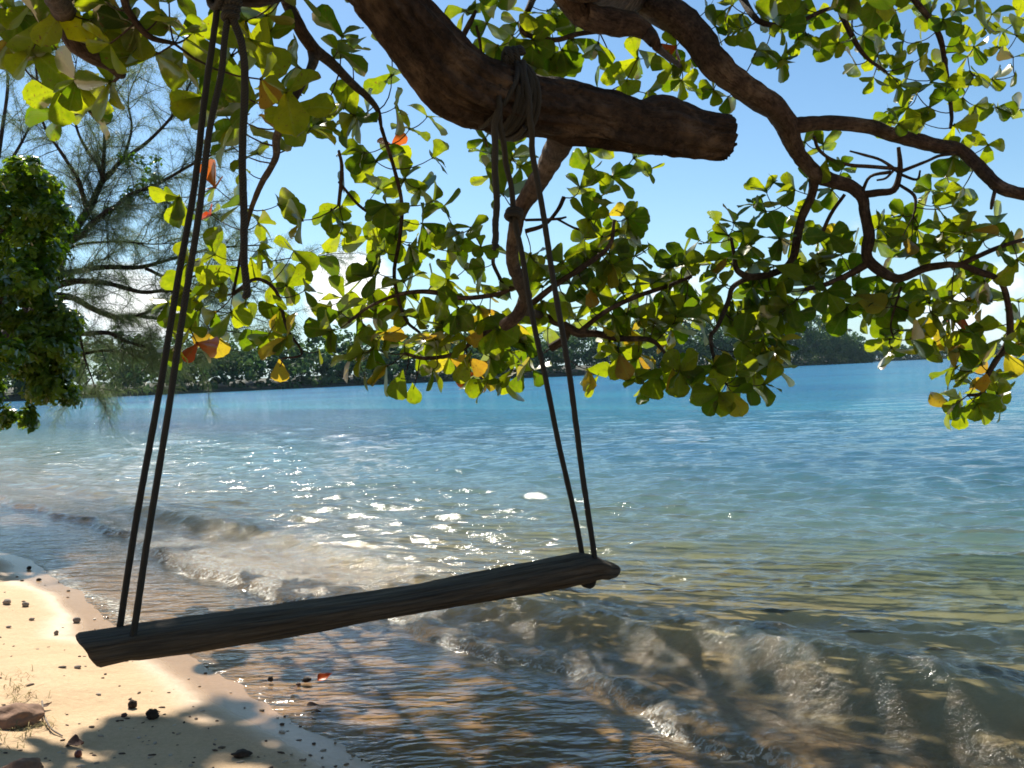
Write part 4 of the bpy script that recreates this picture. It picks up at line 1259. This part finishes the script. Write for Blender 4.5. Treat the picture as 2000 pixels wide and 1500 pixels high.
V.append(sum((v for v in V[:ns]), Vector()) / ns); UV.append((0.25, -0.12))
V.append(sum((v for v in V[nv - ns:nv]), Vector()) / ns); UV.append((0.25, Ltot))
T3 = [(nv, (k + 1) % ns, k) for k in range(ns)] + [(nv + 1, nv - ns + k, nv - ns + (k + 1) % ns) for k in range(ns)]
me = mesh_np("swing_seat", [tuple(v) for v in V], [np.array(F), np.array(T3)], np.array(UV))
seat = link("seat", me, swing, M_SEAT)


def rope(name, pts, r_, parent=None, seg=8, sides=8, wob=0.0):
    W = [tuple(p) for p in pts]
    C, rd = catmull(W, [r_] * len(W), seg * 3)
    ph = 7.3 * W[0][0] + 3.1 * W[0][2]
    for q in range(len(C)):
        C[q] += np.array([math.sin(q * 0.21 + ph) * 0.0022 + math.sin(q * 0.071 + 2 * ph) * 0.004, math.cos(q * 0.17 + ph) * 0.002, 0])
    m = MB(); V, F, uv = tube(C, rd, sides, 0.10, r_ * 100, True, 110.0); m.add(V, F, uv)
    return child(name, m.mesh("swing_" + name), parent or swing, m_rope)


def knot(name, center, axis, rad_, r_, turns, pitch, seg=20, sq=1.0, parent=None, phase=0.0):
    axis = Vector(axis).normalized()
    e1 = axis.cross(Vector((0, 0, 1)) if abs(axis.z) < 0.9 else Vector((1, 0, 0))).normalized(); e2 = axis.cross(e1)
    pts = []
    n = int(turns * seg)
    for i in range(n + 1):
        th = 2 * math.pi * i / seg + phase
        rr_ = rad_ * (1 + 0.05 * math.sin(3.1 * i / seg + phase))
        pts.append(center + e1 * math.cos(th) * rr_ + e2 * math.sin(th) * rr_ * sq + axis * pitch * (i / seg - turns / 2))
    C, rd = np.array([tuple(p) for p in pts]), np.full(len(pts), r_)
    m = MB(); V, F, uv = tube(C, rd, 7, 0.05, 1.0, True, 40.0); m.add(V, F, uv)
    return child(name, m.mesh("swing_" + name), parent or swing, m_rope)


RR = 0.0118
# left pair
lt1 = rope("rope", [P(428, -14, 3.36), P(425, 2, 3.355), P(392, 250, 3.33), P(352, 525, 3.30), P(290, 895, 3.27), P(233, 1226, 3.27), P(233, 1250, 3.27)], RR)
lt2 = rope("rope", [P(446, -14, 3.34), P(444, 20, 3.335), P(434, 110, 3.32), P(412, 250, 3.30), P(374, 525, 3.26), P(318, 860, 3.21), P(258, 1236, 3.16), P(256, 1256, 3.17)], RR)
rope("rope_tail", [P(452, 10, 3.33), P(463, 60, 3.33), P(474, 110, 3.33), P(475, 300, 3.34), P(479, 480, 3.34), P(481, 574, 3.34)], RR * 1.15)
knot("knot", P(441, -12, 3.36), P(505, -8, 3.45) - P(400, -38, 3.3), 0.05, 0.013, 4, 0.022, parent=lt1)
knot("knot", P(452, 20, 3.33), (0.2, 0.1, 1), 0.020, 0.013, 3, 0.022, seg=12, parent=lt2)
knot("knot", P(243, 1270, 3.20), side, 0.020, 0.014, 2, 0.02, seg=12, parent=lt1)
# right pair
rt1 = rope("rope", [P(985, 130, 3.74), P(974, 200, 3.68), P(978, 262, 3.72), P(990, 320, 3.82), P(1003, 385, 3.88), P(1004, 425, 3.89), P(1016, 490, 3.91), P(1050, 660, 3.95), P(1096, 880, 4.02), P(1136, 1086, 4.10), P(1138, 1110, 4.11)], RR)
rt2 = rope("rope", [P(1022, 120, 3.76), P(1030, 190, 3.70), P(1037, 250, 3.73), P(1046, 320, 3.82), P(1078, 525, 3.87), P(1122, 820, 3.93), P(1162, 1096, 4.00), P(1165, 1116, 4.0)], RR)
rope("rope_tail", [P(972, 215, 3.67), P(968, 265, 3.70), P(968, 350, 3.74), P(967, 430, 3.75), P(967, 476, 3.75)], RR * 1.1)
knot("frayed_end", P(968, 480, 3.75), (0, 0, 1), 0.007, 0.009, 1.6, 0.015, seg=8, parent=rt1)
knot("knot", P(481, 577, 3.34), (0, 0, 1), 0.005, 0.011, 1.2, 0.01, seg=8, parent=lt2)
knot("knot", P(1004, 417, 3.88), (0.25, 0.3, 1), 0.026, 0.0125, 2.2, 0.018, seg=14, parent=rt1)
knot("knot", P(1150, 1136, 4.06), side, 0.017, 0.013, 2, 0.02, seg=12, parent=rt2)
axA = P(1030, 206, 3.9) - P(940, 178, 3.78)
knot("rope_wrap", P(990, 192, 3.845), axA, 0.138, 0.0105, 4, 0.018, seg=26)
knot("rope_wrap", P(1000, 195, 3.86), axA + Vector((0.0, 0.03, 0.05)), 0.145, 0.0105, 2.5, 0.016, seg=26, phase=1.0)
knot("rope_wrap", P(968, 188, 3.82), axA + Vector((0.02, 0.0, -0.10)), 0.145, 0.0105, 1.5, 0.02, seg=26, phase=2.0)
knot("knot", P(1000, 112, 3.80), (1, 0.2, 0.1), 0.030, 0.015, 3, 0.024, seg=12, parent=rt2)

# ------------------------------------------------------------------ small things on the sand
M_STONE = simple_mat("pumice_stone", (0.20, 0.16, 0.13), (0.36, 0.30, 0.25), 30, 0.9, 0.6, 0.01)
M_HUSK = simple_mat("dark_husk", (0.022, 0.015, 0.010), (0.06, 0.04, 0.028), 40, 0.85, 0.8, 0.01)
M_ROCK = simple_mat("reddish_rock", (0.13, 0.070, 0.045), (0.30, 0.17, 0.105), 14, 0.85, 0.6, 0.02)
M_NUT = simple_mat("red_nut", (0.16, 0.035, 0.02), (0.24, 0.06, 0.03), 25, 0.45, 0.2, 0.005, spec=0.5)
M_DRY = simple_mat("dry_grass", (0.22, 0.17, 0.06), (0.36, 0.28, 0.12), 20, 0.9, 0.2, 0.004)
M_DEADLEAF = simple_mat("dead_leaf", (0.07, 0.035, 0.025), (0.15, 0.075, 0.05), 30, 0.8, 0.5, 0.006)


def ground_at(px, py):
    p = G(px, py, 0.0)
    for _ in range(6):
        zz = float(bed(np.array(p.x), np.array(p.y)))
        p = G(px, py, max(zz, 0.0))
    return p


def lump(name, px, py, size_px, label, cat, mat, group=None, flat=0.75, rough=0.35, sub=2, seed=1, asp=1.0, rot=0.0, sink=0.15, freq=1.6):
    g = ground_at(px, py)
    dist = (g - ORG).dot(FWD)
    r_ = (size_px if size_px > 20 else 0.85 * size_px) * dist / FPX
    V, F = blob((0, 0, r_ * flat * (1 - sink)), (r_ * asp, r_, r_ * flat), seed, rough, sub, rot, freq)
    o = link(name, mesh_np(name, V, F), mat=mat)
    o.location = g
    return tag(o, label, cat, group)


ST = "stones scattered on the dry sand"
lump("stone", 14, 1180, 9, "darker flat grey stone at the left edge, twin of a lighter one beside it", "stone", M_STONE, ST, 0.7, seed=1)
lump("stone", 50, 1185, 8, "pale grey stone beside the flat stone at the left edge of the sand", "stone", M_STONE, ST, 0.75, seed=2)
lump("stone", 150, 1216, 8, "rounded grey stone just above the left end of the log seat", "stone", M_STONE, ST, 0.85, seed=3)
lump("stone", 110, 1240, 6, "small upright stone on the sand to the left of the log end", "stone", M_STONE, ST, 0.95, seed=4, asp=0.8)
lump("stone", 62, 1211, 5, "tiny tan stone on open sand under the pair of grey stones", "stone", M_STONE, ST, 0.6, seed=5, asp=1.3)
lump("stone", 17, 1226, 5, "tiny flat stone at the left edge below the flat grey stone", "stone", M_STONE, ST, 0.5, seed=6, asp=1.4)
lump("stone", 76, 1134, 5, "dark stone on bright sand near the edge of the wash", "stone", M_HUSK, ST, 0.6, seed=7, asp=1.3)
lump("stone", 57, 1112, 5, "small dark stone right at the foam line on the left", "stone", M_HUSK, ST, 0.9, seed=8)
lump("stone", 43, 1135, 3.5, "tiniest dark stone on bright sand near the foam line", "stone", M_HUSK, ST, 0.5, seed=9, asp=1.4)
lump("stone", 134, 1155, 3.5, "tiny dark stone in the thin wash beyond the log end", "stone", M_HUSK, ST, 0.5, seed=10, asp=1.3)
lump("stone", 152, 1305, 6, "little wedge of grey stone below the end of the log seat", "stone", M_STONE, ST, 0.6, seed=11, asp=1.4)
lump("stone", 122, 1304, 6, "thin dark stone chip left of the grey wedge below the log", "stone", M_HUSK, ST, 0.35, seed=12, asp=1.6)
lump("stone", 246, 1291, 5, "dark stone under the knot at the left end of the log", "stone", M_HUSK, ST, 0.7, seed=13, asp=1.2)
HK = "dark seed husks in the shade on the sand"
lump("seed_husk", 259, 1383, 11, "round black seed husk in the shade, the paler half of a pair", "seed husk", M_HUSK, HK, 0.9, 0.4, 2, 14, freq=3)
lump("seed_husk", 298, 1404, 13, "spiky black seed husk nearest the sun fleck in the shade", "seed husk", M_HUSK, HK, 0.9, 0.6, 3, 15, freq=4)
lump("seed_husk", 243, 1400, 7, "reddish brown small husk below the round black husk", "seed husk", M_DEADLEAF, HK, 0.7, 0.4, 2, 16)
lump("seed_husk", 473, 1478, 17, "flattened dark husk alone on shaded sand at the bottom", "seed husk", M_HUSK, HK, 0.5, 0.4, 3, 17, asp=1.3)
lump("seed_husk", 528, 1332, 6, "small black husk standing in the edge of the backwash", "seed husk", M_HUSK, HK, 1.1, 0.3, 2, 18, sink=0.0)
lump("seed_husk", 599, 1332, 9, "black husk lying in shallow water beside the orange leaf", "seed husk", M_HUSK, HK, 0.6, 0.4, 2, 19, asp=1.3, sink=0.0)
lump("seed_husk", 583, 1340, 6, "dark red husk in shallow water left of the black husk", "seed husk", M_DEADLEAF, HK, 0.7, 0.4, 2, 20, sink=0.0)
lump("nut", 153, 1479, 9, "shiny red brown nut on sand beside the crumpled dead leaf", "nut", M_NUT, None, 1.0, 0.12, 3, 21)
lump("rock", 26, 1412, 44, "smooth reddish brown rock half buried at the left edge", "rock", M_ROCK, "rocks at the left edge of the sand", 0.5, 0.35, 4, 22, asp=1.15, rot=0.2, sink=0.5, freq=1.7)
lump("rock", 44, 1512, 34, "tan rounded rock at the very bottom left corner", "rock", M_ROCK, "rocks at the left edge of the sand", 0.5, 0.3, 4, 23, asp=1.0, sink=0.4, freq=1.7)


def flat_leaf(name, px, py, lpx, label, mat, rot, tilt=0.2, curl=0.6, lift=0.01, seed=3):
    g = ground_at(px, py); dist = (g - ORG).dot(FWD)
    L = lpx * dist / FPX
    V, F, uv = leaf_grid(seed)
    V = V.copy(); V[:, 1] -= 0.5
    V[:, 2] += curl * 0.35 * (V[:, 1] ** 2) + 0.25 * np.abs(V[:, 0]) ** 1.5
    V *= L
    cr, sr = math.cos(rot), math.sin(rot)
    X = V[:, 0] * cr - V[:, 1] * sr; Y = V[:, 0] * sr + V[:, 1] * cr
    Zz = V[:, 2] + tilt * Y - (V[:, 2] + tilt * Y).min()
    n = len(V)
    VV = np.concatenate([np.stack([X, Y, Zz + lift], 1), np.stack([X, Y, Zz + lift - 0.002], 1)])
    FF = np.concatenate([F, F[:, ::-1] + n])
    o = link(name, mesh_np(name, VV, FF, np.concatenate([uv, uv])), mat=mat)
    o.location = g
    return tag(o, label, "fallen leaf", "fallen leaves on the beach")


M_LEAF_FALLEN = leaf_mat("fallen_red_leaf", (0.42, 0.06, 0.015), (0.2, 0.03, 0.01), (0.50, 0.13, 0.02), (0.2, 0.05, 0.01))
flat_leaf("fallen_leaf", 634, 1334, 30, "orange red almond leaf lying in the shallow backwash", M_LEAF_FALLEN, 1.9, 0.6, 1.2, 0.02)
flat_leaf("fallen_leaf", 148, 1459, 42, "crumpled purplish brown dead leaf on sand behind the red nut", M_DEADLEAF, 1.2, 0.3, 1.4, 0.01, 5)
flat_leaf("fallen_leaf", 575, 1352, 26, "dark sodden leaf in the wash left of the orange leaf", M_DEADLEAF, 0.6, 0.05, 0.3, 0.012, 6)
flat_leaf("fallen_leaf", 612, 1382, 26, "dark sodden leaf in the wash below the orange leaf", M_DEADLEAF, 1.5, 0.05, 0.3, 0.012, 7)
flat_leaf("fallen_leaf", 618, 1398, 22, "smaller dark leaf in the wash, lowest of the sodden leaves", M_DEADLEAF, 1.2, 0.05, 0.3, 0.012, 8)
flat_leaf("fallen_leaf", 88, 1386, 26, "dull purple brown leaf beside the dead stalk", M_DEADLEAF, 2.4, 0.25, 1.0, 0.01, 9)
# dead stalk lying over the rock
pts = [ground_at(83, 1388) + Vector((0, 0, .045)), ground_at(86, 1408) + Vector((0, 0, .03)), ground_at(100, 1428) + Vector((0, 0, .012)), ground_at(122, 1440) + Vector((0, 0, .006))]
C, rd = catmull([tuple(p) for p in pts], [0.004, 0.0045, 0.004, 0.003], 5)
mm = MB(); V, F, uv = tube(C, rd, 6, 0.1, 1.0); mm.add(V, F, uv)
o = link("dead_stalk", mm.mesh("dead_stalk"), mat=M_STONE)
tag(o, "thin pale dead stalk bent over beside the reddish rock", "stalk")
# dry grass tufts
gb = MB(); gr = random.Random(4)
for (px, py, k, sp) in [(25, 1325, 60, 26), (20, 1350, 60, 22), (45, 1362, 70, 24), (60, 1420, 90, 20), (85, 1415, 60, 14), (40, 1432, 60, 22), (15, 1455, 40, 22)]:
    for _ in range(k // 2):
        g = ground_at(px + gr.gauss(0, sp), py + gr.gauss(0, sp * 0.35))
        L = gr.uniform(0.02, 0.06); a = gr.uniform(0, 6.28); w = 0.0016
        dx, dy = math.cos(a), math.sin(a)
        b0 = np.array(g); m0 = b0 + np.array([dx * L * .5, dy * L * .5, L * gr.uniform(.2, .6)]); e0 = b0 + np.array([dx * L * 1.2, dy * L * 1.2, L * gr.uniform(.05, .5)])
        sd = np.array([-dy, dx, 0]) * w
        gb.add([b0 - sd, b0 + sd, m0 + sd, m0 - sd, e0], [np.array([(0, 1, 2, 3)]), np.array([(3, 2, 4)])], a=gr.random())
o = link("dry_grass", gb.mesh("dry_grass"), mat=M_DRY)
tag(o, "sparse dry grass creeping around the reddish rock", "grass", kind='stuff')
# crumbs of coral, bark and shell
lb = MB(); lrn = random.Random(6)
made = 0
while made < 300:
    px, py = lrn.uniform(-250, 760), 1500 - 390 * (lrn.random() ** 1.3)
    if lrn.random() < 0.3: py = lrn.uniform(1380, 1560)
    g = ground_at(px, py)
    s_, _t = shore_st(np.array(g.x), np.array(g.y))
    if s_ > 0.05 or g.y < 2: continue
    r_ = lrn.uniform(0.003, 0.009) * (1.5 if lrn.random() < 0.12 else 1)
    V, F = blob((g.x, g.y, g.z + r_ * 0.2), (r_ * lrn.uniform(0.8, 2.6), r_, r_ * 0.6), made, 0.5, 1, lrn.uniform(0, 6.28))
    lb.add(V, F, a=lrn.random()); made += 1
m_lit, nt = new_mat("beach_crumbs")
va = attr(nt, 'var')
b = nt.n('ShaderNodeBsdfPrincipled'); b.inputs['Roughness'].default_value = 0.9
nt.l(nt.ramp(va, [(0.0, (0.04, 0.025, 0.018)), (0.45, (0.12, 0.07, 0.045)), (0.7, (0.3, 0.22, 0.15)), (1.0, (0.6, 0.5, 0.4))]), b.inputs['Base Color'])
o = nt.n('ShaderNodeOutputMaterial'); nt.l(b.outputs[0], o.inputs[0])
o = link("beach_litter", lb.mesh("beach_litter"), mat=m_lit)
tag(o, "crumbs of bark, coral and shell strewn over the sand", "litter", kind='stuff')
